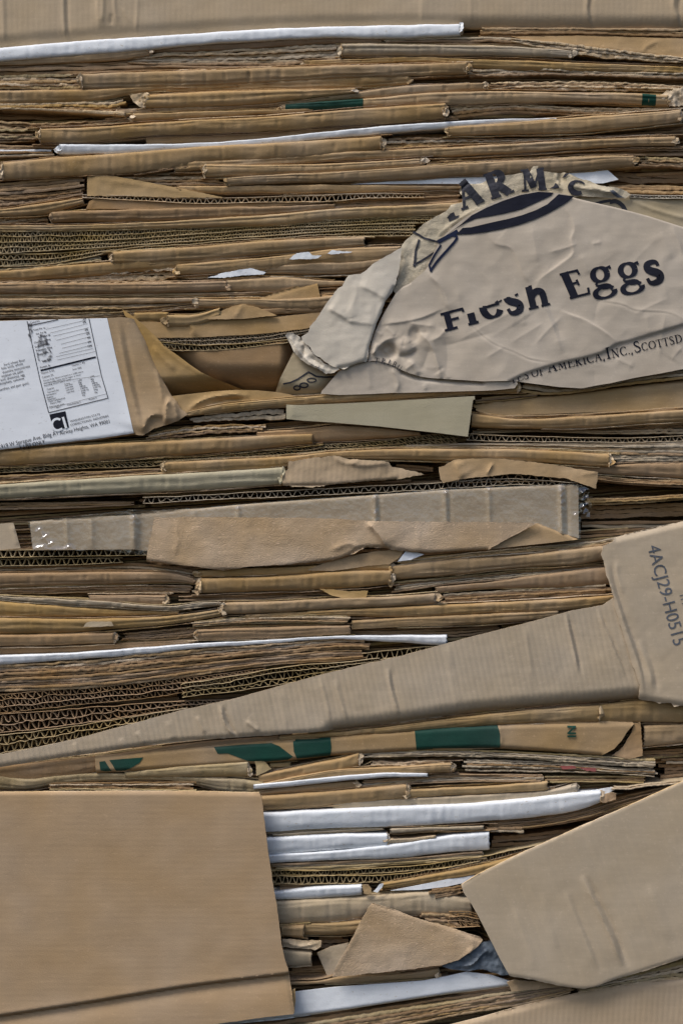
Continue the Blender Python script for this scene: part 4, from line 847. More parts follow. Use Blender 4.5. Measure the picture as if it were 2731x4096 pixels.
fold(r, '0 552 616, 300 548 606, 600 546 600, 800 556 596, 872 576 600', 'mauve', 'mauve fold at the left margin pressed under the two open flute rows', d=2)
fold(r, '888 540 572, 1100 532 566, 1400 518 555, 1650 500 542, 1745 505 542', 'gold', 'golden fold under the fuzzy torn face in the middle', d=2)
cf = r.P('1375 540, 1430 515, 1491 496, 1600 470, 1700 452, 1815 446, 1790 480, 1745 512, 1650 520, 1491 542')
panel(cf, Relief(6, (0, 0), centroid(cf), (.8, .012), []), 'tan', 'narrow tan ply sloping up under the fuzzy torn face', name='torn_flap', cat='torn flap', jag=2)
fold(r, '900 575 642, 1200 568 632, 1491 546 622, 1650 540 612, 1752 540 600', 'tan', 'bulky tan fold in the centre with torn ends both sides', d=5)
plies(r, '1768 500 520, 1900 486 506, 2100 462 484, 2400 432 462, 2700 402 436, 2830 376 398', 4, 'olive tan greyk pale', 'grey green layers climbing to the torn corner of the big printed flap', d=1, jag=1.5)
fold(r, '1758 520 580, 2000 490 562, 2300 474 530, 2600 440 512, 2790 420 480', 'tan', 'tan fold climbing right from the bulky torn end in the centre', d=3, ends='tc')
plies(r, '1752 592 642, 2000 570 606, 2300 540 580, 2690 510 540, 2800 505 530', 5, 'dark olive mauve greyk', 'dashed looking thin layers below the climbing tan fold', d=-1, jag=1.2)
fold(r, '1950 612 640, 2200 590 622, 2400 560 620, 2700 525 606, 2800 520 600', 'mauve', 'wide mauve fold in shade left of the big printed flap', d=-1, ends='cc')
plies(r, '0 620 652, 400 604 640, 870 606 640', 5, 'dark mauve tan dark', 'crowded brown layers at the left margin under the mauve fold', d=-2, jag=1.2)
fold(r, '0 656 668, 250 668 692, 450 676 700, 640 694 712, 760 700 716, 900 684 702, 980 680 694', 'greyk', 'bent grey sheet sagging in a loop at the lower middle left', d=5, ends='tt', wob=1.6)
fold(r, '0 674 752, 300 700 748, 600 722 742, 800 722 736', 'gold', 'golden fold under the sagging grey sheet at the left margin', d=2, ends='tc')
fold(r, '400 652 694, 600 650 694, 744 650 696', 'mauve', 'stubby brown fold above the sagging grey sheet', d=1, ends='ct')
fold(r, '1002 684 738, 1300 675 726, 1491 664 712, 1800 654 700, 1948 642 690', 'tan', 'tan fold with a curled right end in the lower middle', d=4)
plies(r, '800 655 676, 1100 645 676, 1400 620 665, 1600 640 665', 4, 'mauve mauve dark', 'mauve layers above the fold with the curled right end', d=-1, jag=.8)
yb = r.P('1430 622, 1491 625, 1560 634, 1648 632, 1640 660, 1628 688, 1560 672, 1480 650')
panel(yb, Relief(6, (0, 0), centroid(yb), (.5, .015), [('ridge', r.P('1440 640, 1530 664, 1628 680'), 6, .8)]), 'gold', 'yellowish torn ply tip over the fold with the curled right end', name='torn_flap', cat='torn flap', jag=2)
plies(r, '1972 646 686, 2300 626 664, 2740 600 640', 4, 'greyk mauve dark', 'grey layers right of the curled fold end', d=-1, jag=1.4)
plies(r, '860 618 640, 1250 622 640, 1400 612 628, 1650 612 626', 2, 'dark greyk', 'thin dark line of board below the bulky centre fold', d=0, jag=1)

# ================================================================== row 4
r = R[4]
fold(r, '1100 66 90, 1491 46 72, 1800 30 78, 2200 12 60, 2600 -10 40, 2760 -22 14', 'tan', 'slim tan fold rising to the crease of the big printed flap', d=2, ends='cc')
plies(r, '2000 -24 10, 2400 -44 0, 2760 -60 -22', 3, 'mauve dark mauve', 'dim mauve layers rising to the crease of the big printed flap', d=-3, jag=.7)
plies(r, '850 98 122, 1100 74 108, 1400 66 106, 1570 68 110', 5, 'olive tan mauve pale', 'stack of thin layers with a square cut right end in the lower middle', d=3, jag=.9, ends=False)
fold(r, '1575 92 132, 1800 80 122, 2200 60 108, 2500 48 80', 'tan', 'short tan fold right of the square cut stack', d=1, ends='cc')
plies(r, '1491 132 160, 1800 126 162, 2100 112 160, 2250 100 140', 4, 'dark mauve dark', 'dark brown layers above the white strip that ends beside the long diagonal flap', d=-13, jag=1)
fold(r, '0 80 152, 300 84 146, 600 80 124, 850 62 98, 990 40 72', 'gold', 'wide golden tan fold at the left margin with a small grey patch', d=3, ends='tt')
pl = r.P('372 122, 385 104, 410 97, 500 97, 510 116, 450 120'); panel(pl, Relief(8.6, (0, 0), centroid(pl), (.5, .02), []), 'greyk', 'small grey paper patch lying on the wide golden tan fold', name='paper_scrap', cat='paper scrap', jag=2, step=5, thick=.5)
fold(r, '0 156 208, 300 152 202, 510 146 192', 'mauve', 'mauve brown fold at the left margin ending in a pale blob', d=2, endmat='pale')
plies(r, '540 150 184, 700 136 180, 870 120 168, 1100 106 132, 1570 92 112', 5, 'dark mauve dark', 'dark thin layers right of the pale blob', d=-2, jag=1.4)
fold(r, '885 132 180, 1200 122 172, 1568 112 152', 'mauve', 'brown fold above the long white strip in the lower middle', d=1, ends='tc')
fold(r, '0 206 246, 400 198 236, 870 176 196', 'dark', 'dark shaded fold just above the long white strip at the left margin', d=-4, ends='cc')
fold(r, '0 248 292, 300 238 270, 600 217 248, 900 195 216, 1200 180 197, 1491 163 176, 1700 160 186, 2000 158 206', 'white', 'long white strip crossing the lower left and ending square beside the diagonal flap', d=3, ends='cc', endmat='white', cat='white box', name='white_box', n=3)
plies(r, '0 292 350, 400 268 330, 800 228 292, 1200 198 250, 1571 172 222, 1660 176 225', 5, 'mauve mauve pale tan', 'upper brown layers of the thick stack under the long white strip', d=2, jag=1.4)
plies(r, '0 352 412, 400 332 398, 800 294 350, 1200 252 296, 1571 224 270, 1640 228 262', 5, 'mauve dark mauve tan', 'lower brown layers of the thick stack under the long white strip', d=1, jag=.8)
flutes(r, '0 424 508, 400 392 466, 800 352 420, 1010 330 372, 1190 304 330', 3, 30, 'mauve', 'brown open corrugated rows under the thick stack at the left', d=0, crush=.95, lean=.3, wt=.5, lt=.8)
flutes(r, '816 378 438, 1100 332 402, 1300 298 370, 1491 284 340, 1700 262 300', 3, 34, 'olive', 'three olive open corrugated rows poking out above the diagonal flap', d=4, crush=.95, lean=.2, wt=.55, lt=.8)
flutes(r, '1620 240 290, 1700 232 270, 1900 212 246, 1990 206 220', 1, 46, 'olive', 'single open flute row meeting the white strip end', d=3, crush=.4, wt=.6)
flutes(r, '0 516 596, 400 484 550, 700 460 505, 1060 446 474', 2, 40, 'mauve', 'two brown open corrugated rows halfway down to the diagonal flap tip', d=-1, crush=.95, lean=.2, wt=.6, lt=.9)
flutes(r, '0 606 690, 400 556 614, 620 520 570, 840 486 520', 2, 38, 'olive', 'lowest open corrugated rows just above the diagonal flap tip', d=1, crush=.95, wt=.6, lt=.9)
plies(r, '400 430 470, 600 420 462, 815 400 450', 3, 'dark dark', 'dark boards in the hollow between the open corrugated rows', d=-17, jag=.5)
# big diagonal flap and printed flap: one crumpled box
DR_c = r.p(1800, 400)
def r_lines(x, y): return smooth_poly(R[4].P([(x - 30, y - 130), (x, y), (x + 45, y + 190)]))
crease = r.P('2690 -200, 2712 -120, 2740 -20, 2752 30, 2790 160, 2830 290, 2862 380, 2885 470')
df = r.P('-150 720, 0 694, 200 655, 350 622, 500 580, 650 540, 800 498, 1050 443, 1300 373, 1491 322, 1800 250, 2100 168, 2400 92, 2560 48, 2700 22, 2745 -10, 2800 100, 2860 280, 2900 448, 2860 446, 2700 460, 2400 482, 2100 512, 1800 556, 1491 588, 1200 610, 1000 622, 900 628, 600 662, 300 706, 0 752, -150 775')
fe = [('roll', r.P('-150 775, 0 752, 300 706, 600 662, 900 628, 1491 588, 2100 512, 2700 460, 2900 446'), 24, 2.6)]
for a, w, h in (('2530 60, 2560 190, 2590 330', 9, 1.4), ('2544 60, 2578 190, 2606 330', 9, -1.2), ('1735 300, 1752 400, 1790 520', 9, 1.3), ('1750 300, 1768 400, 1800 520', 9, -1.0), ('1500 350, 1520 440, 1555 540', 9, 1.0), ('1430 345, 1460 440, 1480 540', 9, .9), ('985 470, 1010 560, 1050 612', 9, 1.6), ('1000 470, 1030 560, 1066 612', 9, -1.4), ('1100 540, 1160 590', 9, 1.2), ('880 520, 920 600', 9, 1.0), ('610 590, 650 650', 10, .9), ('540 620, 560 670', 9, .8), ('2350 110, 2370 260, 2385 380', 14, .6), ('2000 200, 2030 380, 2060 500', 16, .6), ('1255 400, 1290 580', 16, .6), ('2670 40, 2740 200, 2800 350', 8, .9), ('2682 40, 2752 200, 2812 350', 7, -.9), ('330 640, 350 690', 10, .8), ('750 540, 780 630', 12, .7)):
    fe.append(('ridge', r.P(a), w * .9, h * 1.5))
fe.append(('roll', r.P('1500 592, 1800 556, 2100 512, 2400 482, 2700 460, 2860 446'), 62, 9))
DR = Relief(15, (1.5, 0), DR_c, (.8, .004), fe)
for k_ in range(64):
    x_ = -100 + k_ * 44 + random.uniform(-12, 12); y_ = 720 - x_ * .235
    DR.f.append(('ridge', r_lines(x_, y_), random.uniform(8, 15), random.uniform(-.45, .5) * (1 if x_ < 1500 else .6)))
big, _ = panel(df, DR, 'flapv', 'big grey tan crumpled flap sweeping diagonally up to the right margin with stamped code', name='stamped_box', cat='stamped box', part='diagonal_flap', step=6, jag=1)
pf = r.P('2688 -206, 2700 -240, 2740 -262, 2760 -282, 2900 -318, 3059 -352, 3210 -385, 3210 480, 3059 475, 3020 478, 3005 462, 2950 462, 2895 450, 2862 445, 2862 380, 2830 290, 2790 160, 2752 30, 2745 -20, 2712 -110, 2704 -170')
PR = Relief(18, (1.0, 0), r.p(2950, 60), (.8, .004), [
    ('ridge', r.P('2706 -180, 2722 -100, 2750 -20, 2768 30, 2800 130, 2840 240, 2870 340, 2880 430'), 14, 2.6), ('ridge', r.P('2735 -180, 2750 -90, 2785 30, 2820 130, 2862 250, 2890 400'), 13, -2.2),
    ('ridge', r.P('2760 -180, 2765 -100, 2790 -20'), 9, 1.0), ('ridge', r.P('2850 180, 2900 300, 2920 400'), 12, 1.4), ('ridge', r.P('2880 180, 2925 300, 2945 420'), 10, -1.2),
    ('roll', r.P('2860 446, 3059 476, 3210 480'), 30, 3), ('saw', r.P('2752 -10, 2830 260, 2890 440'), 8, .8), ('roll', r.P('2760 -282, 3059 -352, 3210 -385'), 25, 4)])
panel_mesh('stamped_flap', pf, PR, 'flapd', big, step=6, jag=3, d0=15)
e = E8
text_on('4ACJ29-H0515', e.p(748, 400), -75.0, 156 / 2.94, PR, 'ink', big, lift=.45, d0=15, xs=.92)
text_on('TH', e.p(1120, 950), -73.5, 95 / 2.94, PR, 'ink', big, lift=.45, d0=15, xs=.8)

# layers under the flap
fold(r, '0 748 830, 200 724 806, 430 700 770, 700 662 700, 1000 628 656, 1250 612 634', 'mauve', 'shaded mauve fold hugging the underside of the diagonal flap at left', d=3, ends='tc')
fold(r, '1250 612 630, 1600 584 606, 1860 552 588, 2100 520 568, 2400 490 552, 2684 470 546', 'gold', 'golden fold under the right part of the diagonal flap', d=6, ends='ct')
fold(r, '2686 468 548, 2880 448 548, 3059 460 550', 'gold', 'pale golden fold at the right margin under the stamped flap', d=5, ends='cc')
gb = r.P('425 700, 560 690, 700 676, 850 662, 1000 650, 1300 625, 1491 614, 1850 583, 2230 560, 2500 548, 2650 545, 2835 548, 2840 556, 2810 590, 2785 630, 2750 668, 2710 690, 2690 700, 2500 684, 2230 668, 1850 678, 1491 700, 1300 722, 1150 735, 950 745, 700 762, 560 772, 430 778')
GR = Relief(8, (0, 0), r.p(1600, 640), (.8, .004), [('ridge', r.P('2230 560, 2245 620, 2236 670'), 7, 1.4), ('roll', r.P('425 700, 1000 650, 1491 614, 1850 583, 2230 560, 2835 548'), 16, 4), ('roll', r.P('430 778, 950 745, 1300 722, 1491 700, 1850 678, 2230 668, 2690 700'), 16, 4), ('ridge', r.P('1620 605, 1640 690'), 10, .6)])
gb_o, _ = panel(gb, GR, 'tan', 'tan box face printed with dark green shapes under the diagonal flap', name='printed_box', cat='printed box', step=8)
for t_ in ('445 726, 470 722, 500 768, 470 770, 450 765', '490 718, 560 712, 642 706, 625 730, 590 752, 560 766, 520 768, 505 740', '958 660, 1080 650, 1215 642, 1250 655, 1312 702, 1290 718, 1180 728, 1110 722, 1020 688, 975 690', '1312 628, 1390 622, 1480 617, 1484 660, 1480 700, 1400 708, 1330 712, 1316 680', '1857 584, 2000 574, 2070 572, 2228 562, 2238 600, 2240 664, 2050 668, 1865 674'):
    decal('green_print', r.P(t_), GR, 'green', gb_o, lift=.5)
text_on('IN', r.p(2577, 618), 90, 34, GR, 'green', gb_o, lift=1.2, bold=.03, xs=1.05)
rs = r.P('2840 552, 2868 548, 2872 590, 2880 700, 2820 712, 2740 698, 2790 660, 2820 610, 2836 575')
panel(rs, Relief(5, (0, 0), centroid(rs), (.8, .02), []), 'mauve', 'torn brown end piece right of the green printed face', name='torn_flap', cat='torn flap', jag=3, step=6)
fold(r, '2882 562 660, 3059 556 642', 'tan', 'tan fold end at the right margin beside the green printed face', d=1, ends='cc')
plies(r, '2700 690 712, 3059 664 700', 3, 'dark dark mauve', 'dark layers at the right margin below the green printed face', d=-13)

# ================================================================== row 5
r = R[5]
fold(r, '0 112 178, 120 130 180, 300 112 150, 500 104 140, 850 122 150, 1000 126 186, 1180 140 196', 'olive', 'olive tan fold above the large plain panel at lower left', d=3, ends='tc', wob=1.4)
plies(r, '216 148 180, 500 146 182, 880 142 188', 5, 'dark pale olive dark', 'thin dark and pale layers lying on top of the large plain panel', d=5, jag=1.4)
plies(r, '560 88 104, 750 66 86, 900 44 66, 1122 18 46', 4, 'olive dark pale', 'torn layers above the fold with the round white end', d=2, jag=1.5)
fold(r, '560 100 124, 900 66 122, 1112 50 118', 'olive', 'fold with a round white right end above the large plain panel', d=5, ends='ct', endmat='pale')
tp = r.P('1125 16, 1146 22, 1180 48, 1216 86, 1180 104, 1148 118, 1146 70')
panel(tp, Relief(7, (-20, 0), centroid(tp), (.8, .02), []), 'olive', 'pointed olive ply beside the round white fold end', name='torn_flap', cat='torn flap', jag=2, step=6)
fold(r, '1160 112 150, 1400 60 118, 1568 22 94, 1608 8 76', 'tan', 'tan fold rising right from the pointed olive ply', d=4, ends='ct')
fold(r, '1210 60 82, 1300 56 76', 'olive', 'tiny olive fold wedged under the green print', d=0, ends='cc')
plies(r, '1618 8 38, 1800 2 32, 2000 -4 30, 2300 8 40, 2600 22 60, 2948 44 84', 4, 'greyk olive greyk pale', 'upper grey layers sloping down to the right below the green printed face', d=4, jag=1.5)
plies(r, '2070 42 96, 2300 48 100, 2600 64 104, 2800 84 112, 2945 84 124', 6, 'greyk olive dark pale', 'lower grey layers beside the knobbly torn fold end', d=2, jag=1.8)
pl = r.P('2506 72, 2572 74, 2580 84, 2520 88'); panel(pl, Relief(6.2, (0, 0), centroid(pl), (.3, .02), []), 'red', 'left red printed scrap between the grey sloping layers', name='paper_scrap', cat='paper scrap', jag=3, step=4, thick=.4, edgemat='red')
pl = r.P('2592 80, 2668 82, 2672 98, 2630 96'); panel(pl, Relief(6.4, (0, 0), centroid(pl), (.3, .02), []), 'red', 'right red printed scrap at the end of the grey sloping layers', name='paper_scrap', cat='paper scrap', jag=3, step=4, thick=.4, edgemat='red')
plies(r, '2955 40 62, 3059 36 62', 2, 'greyk dark', 'grey layer end at the right margin above the dark corner', d=-12)
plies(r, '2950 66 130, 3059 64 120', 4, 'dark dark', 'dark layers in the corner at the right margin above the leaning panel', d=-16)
fold(r, '1180 148 178, 1491 90 122, 1800 74 108, 2022 58 102', 'tan', 'long tan fold ending in a knobbly torn knot near the grey layers', d=6, ends='ct')
plies(r, '1640 52 76, 1800 52 74, 2010 48 62', 2, 'olive pale', 'ragged layer on top of the fold with the knobbly torn knot', d=3, jag=2)
fold(r, '1136 156 178, 1300 140 166, 1491 121 145, 1750 103 124, 1915 106 121', 'white', 'thin bright white sheet edge with a pointed right tip', d=8, ends='cc', endmat='white', cat='white sheet', name='white_sheet')
fold(r, '1150 182 208, 1300 166 196, 1491 146 180, 1594 141 174', 'tan', 'slim tan fold right below the thin bright white sheet', d=3, ends='ct')
plies(r, '1602 140 170, 1800 128 158, 2000 112 148, 2436 112 144', 5, 'greyk tan mauve', 'greyish layers right of the slim fold below the white sheet', d=3, jag=1.0)
plies(r, '2440 118 148, 2650 118 146, 2896 118 150', 4, 'olive dark tan', 'olive layers left of the dark corner above the leaning panel', d=0, jag=1.4)
fold(r, '1172 206 270, 1491 184 250, 1800 156 218, 1822 154 216', 'tan', 'tan fold with a torn right end above the widest white strip', d=5)
fold(r, '1828 178 216, 2200 160 196, 2453 142 182', 'gold', 'golden fold with a clean cut right end above the widest white strip', d=4, ends='cc')
fold(r, '1491 236 268, 1830 216 254, 2200 196 240, 2500 172 216, 2580 150 208', 'greyk', 'greyish fold with a frayed right end lying on the widest white strip', d=2, ends='ct')
fold(r, '1170 282 372, 1491 266 352, 1800 252 344, 2100 240 326, 2400 212 302, 2600 190 270, 2690 186 238', 'white', 'widest white strip of the bale in the lower right', d=6, ends='ct', endmat='pale', cat='white box', name='white_box', n=3)
wt_ = r.P('2590 190, 2680 178, 2740 168, 2760 176, 2720 196, 2690 210, 2600 216')
panel(wt_, Relief(5, (0, 0), centroid(wt_), (.8, .02), []), 'white', 'white flap tip above the torn end of the widest white strip', name='white_flap', cat='white flap', jag=1, step=6, edgemat='white')
eb = r.P('2690 205, 2740 192, 2762 196, 2758 222, 2700 238, 2684 228')
panel(eb, Relief(8, (0, 0), centroid(eb), (1.2, .03), []), 'mauve', 'torn brown scrap closing the right end of the widest white strip', name='torn_scrap', cat='torn cardboard', jag=3, step=5)
plies(r, '2730 164 178, 2800 166 180, 2900 152 166, 3059 138 152', 2, 'pale greyk', 'thin pale board edge running over the dark pocket to the leaning panel', d=6, jag=1.6)
plies(r, '1195 372 392, 1491 352 376, 1740 340 360', 3, 'mauve greyk dark', 'thin brown layers between the widest and the middle white strips', d=3, jag=.8)
plies(r, '2165 322 376, 2400 300 352, 2600 262 320, 2800 206 262, 3059 148 178', 7, 'mauve dark dark tan', 'dark layers fanning up to the right along the leaning panel', d=1, jag=.9)
fold(r, '1748 354 376, 1900 350 366, 2165 342 358', 'greyk', 'thin torn lid over the open dark box end between white strips', d=7, ends='cc')
fold(r, '1745 400 418, 1850 396 412, 1950 384 398', 'pale', 'thin lower lip of the open dark box end between white strips', d=6, ends='tc')
plies(r, '2160 350 366, 2360 346 376', 2, 'greyk mauve', 'flat layer ends right of the open dark box end', d=4)
fold(r, '1190 394 470, 1491 378 450, 1735 374 430', 'white', 'middle white strip ending at the open dark box end', d=4, ends='ct', endmat='pale', cat='white box', name='white_box', n=3)
fold(r, '1200 470 510, 1491 452 496, 1800 414 486, 2000 382 462, 2190 364 450', 'white', 'lower white strip with a square cut right end above the small flutes', d=3, ends='cc', endmat='white', cat='white box', name='white_box', n=3.2)
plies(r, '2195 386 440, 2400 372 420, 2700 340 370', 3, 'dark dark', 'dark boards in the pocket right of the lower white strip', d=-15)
plies(r, '1215 512 545, 1491 500 540, 1800 486 516, 2180 452 490', 4, 'olive mauve greyk', 'olive layers beneath the lower white strip', d=2, jag=.7)
flutes(r, '1215 542 566, 1491 540 562, 1900 515 538, 2200 470 500, 2450 420 440', 1, 26, 'olive', 'upper row of small open flutes beneath the lower white strip', d=3, crush=.8, wt=.5, lt=.8)
flutes(r, '1215 570 604, 1491 564 602, 1750 560 590, 1950 535 562, 2150 500 530', 1, 30, 'olive', 'lower row of small open flutes beneath the lower white strip', d=3, crush=.8, wt=.55, lt=.8)
fold(r, '1710 600 626, 1900 566 602, 2200 505 560, 2450 430 500, 2700 345 400', 'gold', 'orange brown fold slanting up beneath the leaning panel', d=4, ends='cc')
plies(r, '1225 606 630, 1400 604 618', 2, 'dark mauve', 'dark layer beside the large plain panel under the small flutes', d=-2)
fold(r, '1225 638 672, 1400 616 668, 1491 610 662, 1620 605 652', 'white', 'white piece next to the large plain panel under the small flutes', d=4, ends='cc', endmat='white', cat='white box', name='white_box')
pl = r.P('1620 606, 1650 606, 1664 622, 1660 650, 1630 646'); panel(pl, Relief(9, (0, 0), centroid(pl), (.5, .03), []), 'gold', 'small golden block between the white piece and a white chip', name='torn_scrap', cat='torn cardboard', jag=2, step=5)
pl = r.P('1672 636, 1700 604, 1718 600, 1712 618, 1690 642'); panel(pl, Relief(9.5, (0, 0), centroid(pl), (.5, .03), []), 'white', 'white chip sticking up beside the small golden block', name='paper_scrap', cat='paper scrap', jag=2, step=5, thick=.8, edgemat='white')
pl = r.P('1750 632, 1850 612, 1950 592, 2050 570, 2130 552, 2110 590, 2000 614, 1880 628'); panel(pl, Relief(5, (0, 0), centroid(pl), (.8, .01), []), 'white', 'white wedge between the orange brown fold and the leaning panel', name='white_flap', cat='white flap', edgemat='white', step=7)
fold(r, '1230 678 782, 1491 662 772, 1680 652 748, 1900 632 742, 2110 660 748', 'greyk', 'broad greyish rounded fold above the torn triangular ply', d=2, ends='cc', b=6)
plies(r, '1920 626 672, 2000 618 660, 2090 606 640', 4, 'dark mauve', 'dark torn stub between the greyish fold and the leaning panel', d=7, jag=2)

# ================================================================== row 6
r = R[6]
fold(r, '1255 336 382, 1400 334 386, 1600 322 380, 1620 320 376', 'gold', 'golden fold under the broad greyish rounded fold', d=1, ends='cc')
fold(r, '1262 348 392, 1362 342 404', 'tan', 'stubby tan tab at the right side of the large plain panel', d=5, ends='cc')
tabp = r.P('1264 406, 1300 404, 1380 414, 1440 414, 1436 440, 1410 454, 1330 446, 1266 442')
panel(tabp, Relief(8, (0, 0), centroid(tabp), (1.2, .02), [('ridge', r.P('1270 412, 1340 436, 1430 424'), 6, 2)]), 'pale', 'crumpled tan tab below the stubby tab beside the large plain panel', name='torn_flap', cat='torn flap', jag=3, step=6)
fold(r, '1270 450 530, 1396 460 524', 'greyk', 'pale square tab beside the large plain panel near the bottom', d=4, ends='cc')
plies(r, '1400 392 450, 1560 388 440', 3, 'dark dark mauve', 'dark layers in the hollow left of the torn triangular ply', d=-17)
plies(r, '1280 532 572, 1500 520 566', 4, 'dark mauve', 'dark brown layers near the bottom between panel and triangular ply', d=-12)
db = r.P('1420 470, 1480 440, 1560 420, 1500 560, 1470 582'); panel(db, Relief(-2, (40, 0), centroid(db), (.6, .02), []), 'greyk', 'shaded side ply folded behind the torn triangular ply', name='torn_flap', cat='torn flap', step=7)
fold(r, '1296 598 614, 1450 590 606, 1491 580 606, 1800 560 588, 1962 538 578', 'tan', 'thin brown strip under the torn triangular ply with a frayed right end', d=5, ends='ct')
tri = r.P('1664 246, 1672 244, 1760 272, 1860 312, 2000 350, 2100 382, 2150 398, 2162 410, 2140 440, 2100 468, 2050 500, 1980 522, 1850 540, 1700 556, 1550 572, 1491 576, 1500 540, 1560 430, 1620 320')
panel(tri, Relief(16, (0, -4), centroid(tri), (.8, .007), [('roll', r.P('1664 246, 2000 350, 2162 410'), 12, 1.5), ('ridge', r.P('2100 390, 2120 440, 2080 480'), 9, 1.4), ('ridge', r.P('1500 560, 1620 340'), 12, .8)]), 'fuzz', 'torn triangular tan ply standing out between the two large panels', name='torn_flap', cat='torn flap', jag=2.5, step=7)
flutes(r, '2010 284 352, 2080 280 350, 2150 300 350', 3, 26, 'mauve', 'fanned flute bundle tucked under the left corner of the leaning panel', d=6, crush=1.0, lean=.8, wt=.7)
plies(r, '1880 290 330, 2000 290 345, 2060 300 365', 4, 'mauve tan dark', 'brown layers leading to the fanned flute bundle', d=3, jag=1.8)
pb = r.P('1978 526, 2040 500, 2100 462, 2160 420, 2210 410, 2260 480, 2300 560, 2250 568, 2160 540, 2100 548, 2040 545')
panel(pb, Relief(10, (0, 0), centroid(pb), (2.6, .02), [('saw', r.P('2090 545, 2150 480, 2200 440'), 8, 2), ('ridge', r.P('2010 530, 2100 520, 2160 470'), 6, 1.5)]), 'plastic', 'crinkled blue grey plastic film behind the triangular ply tip', name='plastic_film', cat='plastic film', jag=2, step=6, thick=.2, edgemat='plastic')
wf2 = r.P('1318 642, 1491 622, 1700 606, 1900 592, 2000 572, 2090 552, 2200 566, 2300 600, 2290 622, 2000 660, 1700 702, 1491 738, 1250 772, 960 800, 940 784, 1200 700')
panel(wf2, Relief(6, (0, -3), centroid(wf2), (.7, .006), [('roll', r.P('960 800, 1491 738, 2000 660, 2290 622'), 16, 5)]), 'white', 'large smooth white face at the bottom between the two large panels', name='white_box', cat='white box', edgemat='white')
plies(r, '1050 800 850, 1491 744 800, 2000 668 706, 2320 622 650', 3, 'dark mauve dark', 'dark layers directly under the large smooth white face at the bottom', d=-2, jag=1)
plies(r, '1050 850 900, 1491 768 860, 1800 722 806, 2000 692 760, 2400 626 690, 2582 604 640', 6, 'olive olive tan dark', 'olive stack with a square right end running into the bottom edge', d=7, jag=1.2)
pk = r.P('1960 806, 2150 760, 2300 716, 2450 680, 2590 650, 2700 626, 2830 606, 2950 596, 3059 586, 3210 570, 3210 960, 1700 960, 1800 850')
panel(pk, Relief(10, (0, 0), centroid(pk), (.7, .004), [('roll', r.P('1800 850, 2150 760, 2590 650, 2950 596, 3210 570'), 18, 3)]), 'pink', 'pinkish ribbed panel filling the bottom right corner', step=10)
plies(r, '2590 610 650, 2750 580 622, 2900 545 600, 3059 500 588', 5, 'tan olive dark pale', 'torn tan layers between the leaning panel and the bottom right panel', d=8, jag=2)
lp = r.P('2290 640, 2270 600, 2300 588, 2480 606, 2590 600, 2600 612, 2400 632'); panel(lp, Relief(12, (0, 0), centroid(lp), (.8, .02), []), 'tan', 'small folded lip under the lower left edge of the leaning panel', name='torn_flap', cat='torn flap', jag=2, step=6)
r = R[5]
rp = r.P('2066 608, 2076 600, 2140 560, 2300 480, 2600 344, 2800 258, 3059 140, 3210 72, 3210 920, 3059 935, 2900 990, 2780 1025, 2620 1075, 2500 1060, 2380 1032, 2310 1022, 2282 1016, 2230 920, 2160 780, 2110 690, 2075 640')
RR = Relief(22, (1, -2), centroid(rp), (.6, .003), [('ridge', r.P('2600 560, 2660 680, 2730 830, 2790 980'), 12, 2.88), ('ridge', r.P('2625 560, 2690 690, 2760 830, 2815 980'), 14, -2.56), ('ridge', r.P('2530 640, 2590 780, 2680 1000'), 14, 1.44),
    ('ridge', r.P('2548 640, 2608 780, 2698 1000'), 12, -1.12), ('ridge', r.P('2300 700, 2400 1000'), 18, 0.80), ('ridge', r.P('2420 640, 2500 900'), 20, 0.80), ('roll', r.P('2282 1016, 2380 1032, 2620 1075, 2780 1025, 3059 935'), 16, 1.2), ('roll', r.P('2066 608, 2300 480, 3059 140'), 6, 1.0), ('ridge', r.P('2900 600, 3000 860'), 22, 0.64)])
for k_ in range(26):
    x_ = 2020 + k_ * 42 + random.uniform(-12, 12)
    RR.f.append(('ridge', smooth_poly(r.P([(x_, 200), (x_ + 170, 600), (x_ + 340, 1060)])), random.uniform(11, 20), random.uniform(-.35, .5)))
panel(rp, RR, 'flapd', 'large grey tan panel leaning diagonally at the lower right', step=7, jag=1, thick=3.5)
bp = r.P('-160 190, 0 191, 300 188, 600 186, 900 188, 1120 194, 1160 192, 1170 212, 1180 280, 1200 450, 1225 620, 1240 700, 1262 880, 1275 940, 1290 985, 1305 1080, 1318 1175, 1314 1187, 1150 1205, 960 1232, 600 1290, 0 1390, -160 1400')
BR = Relief(24, (0, -1), centroid(bp), (.9, .0016), [('roll', r.P('-160 190, 600 186, 1120 194, 1165 196'), 14, 2.5), ('under', r.P('-300 1240, 0 1197, 400 1136, 800 1070, 1150 1025, 1400 998'), 38, 6.5), ('ridge', r.P('-300 1222, 0 1180, 400 1119, 800 1053, 1150 1010, 1400 984'), 22, .8),
    ('roll', r.P('1290 1010, 1318 1180'), 14, 1.5)])
panel(bp, BR, 'flaph', 'large plain tan panel with a horizontal crease filling the lower left', step=8, jag=1.2, thick=4, group=None)
sd_ = R[6].P('1300 640, 1322 628, 1324 680, 1318 738, 1306 738'); panel(sd_, Relief(18, (0, 0), centroid(sd_), (.5, .02), []), 'gold', 'narrow golden strip at the bottom right corner of the large plain panel', name='torn_flap', cat='torn flap', step=6)

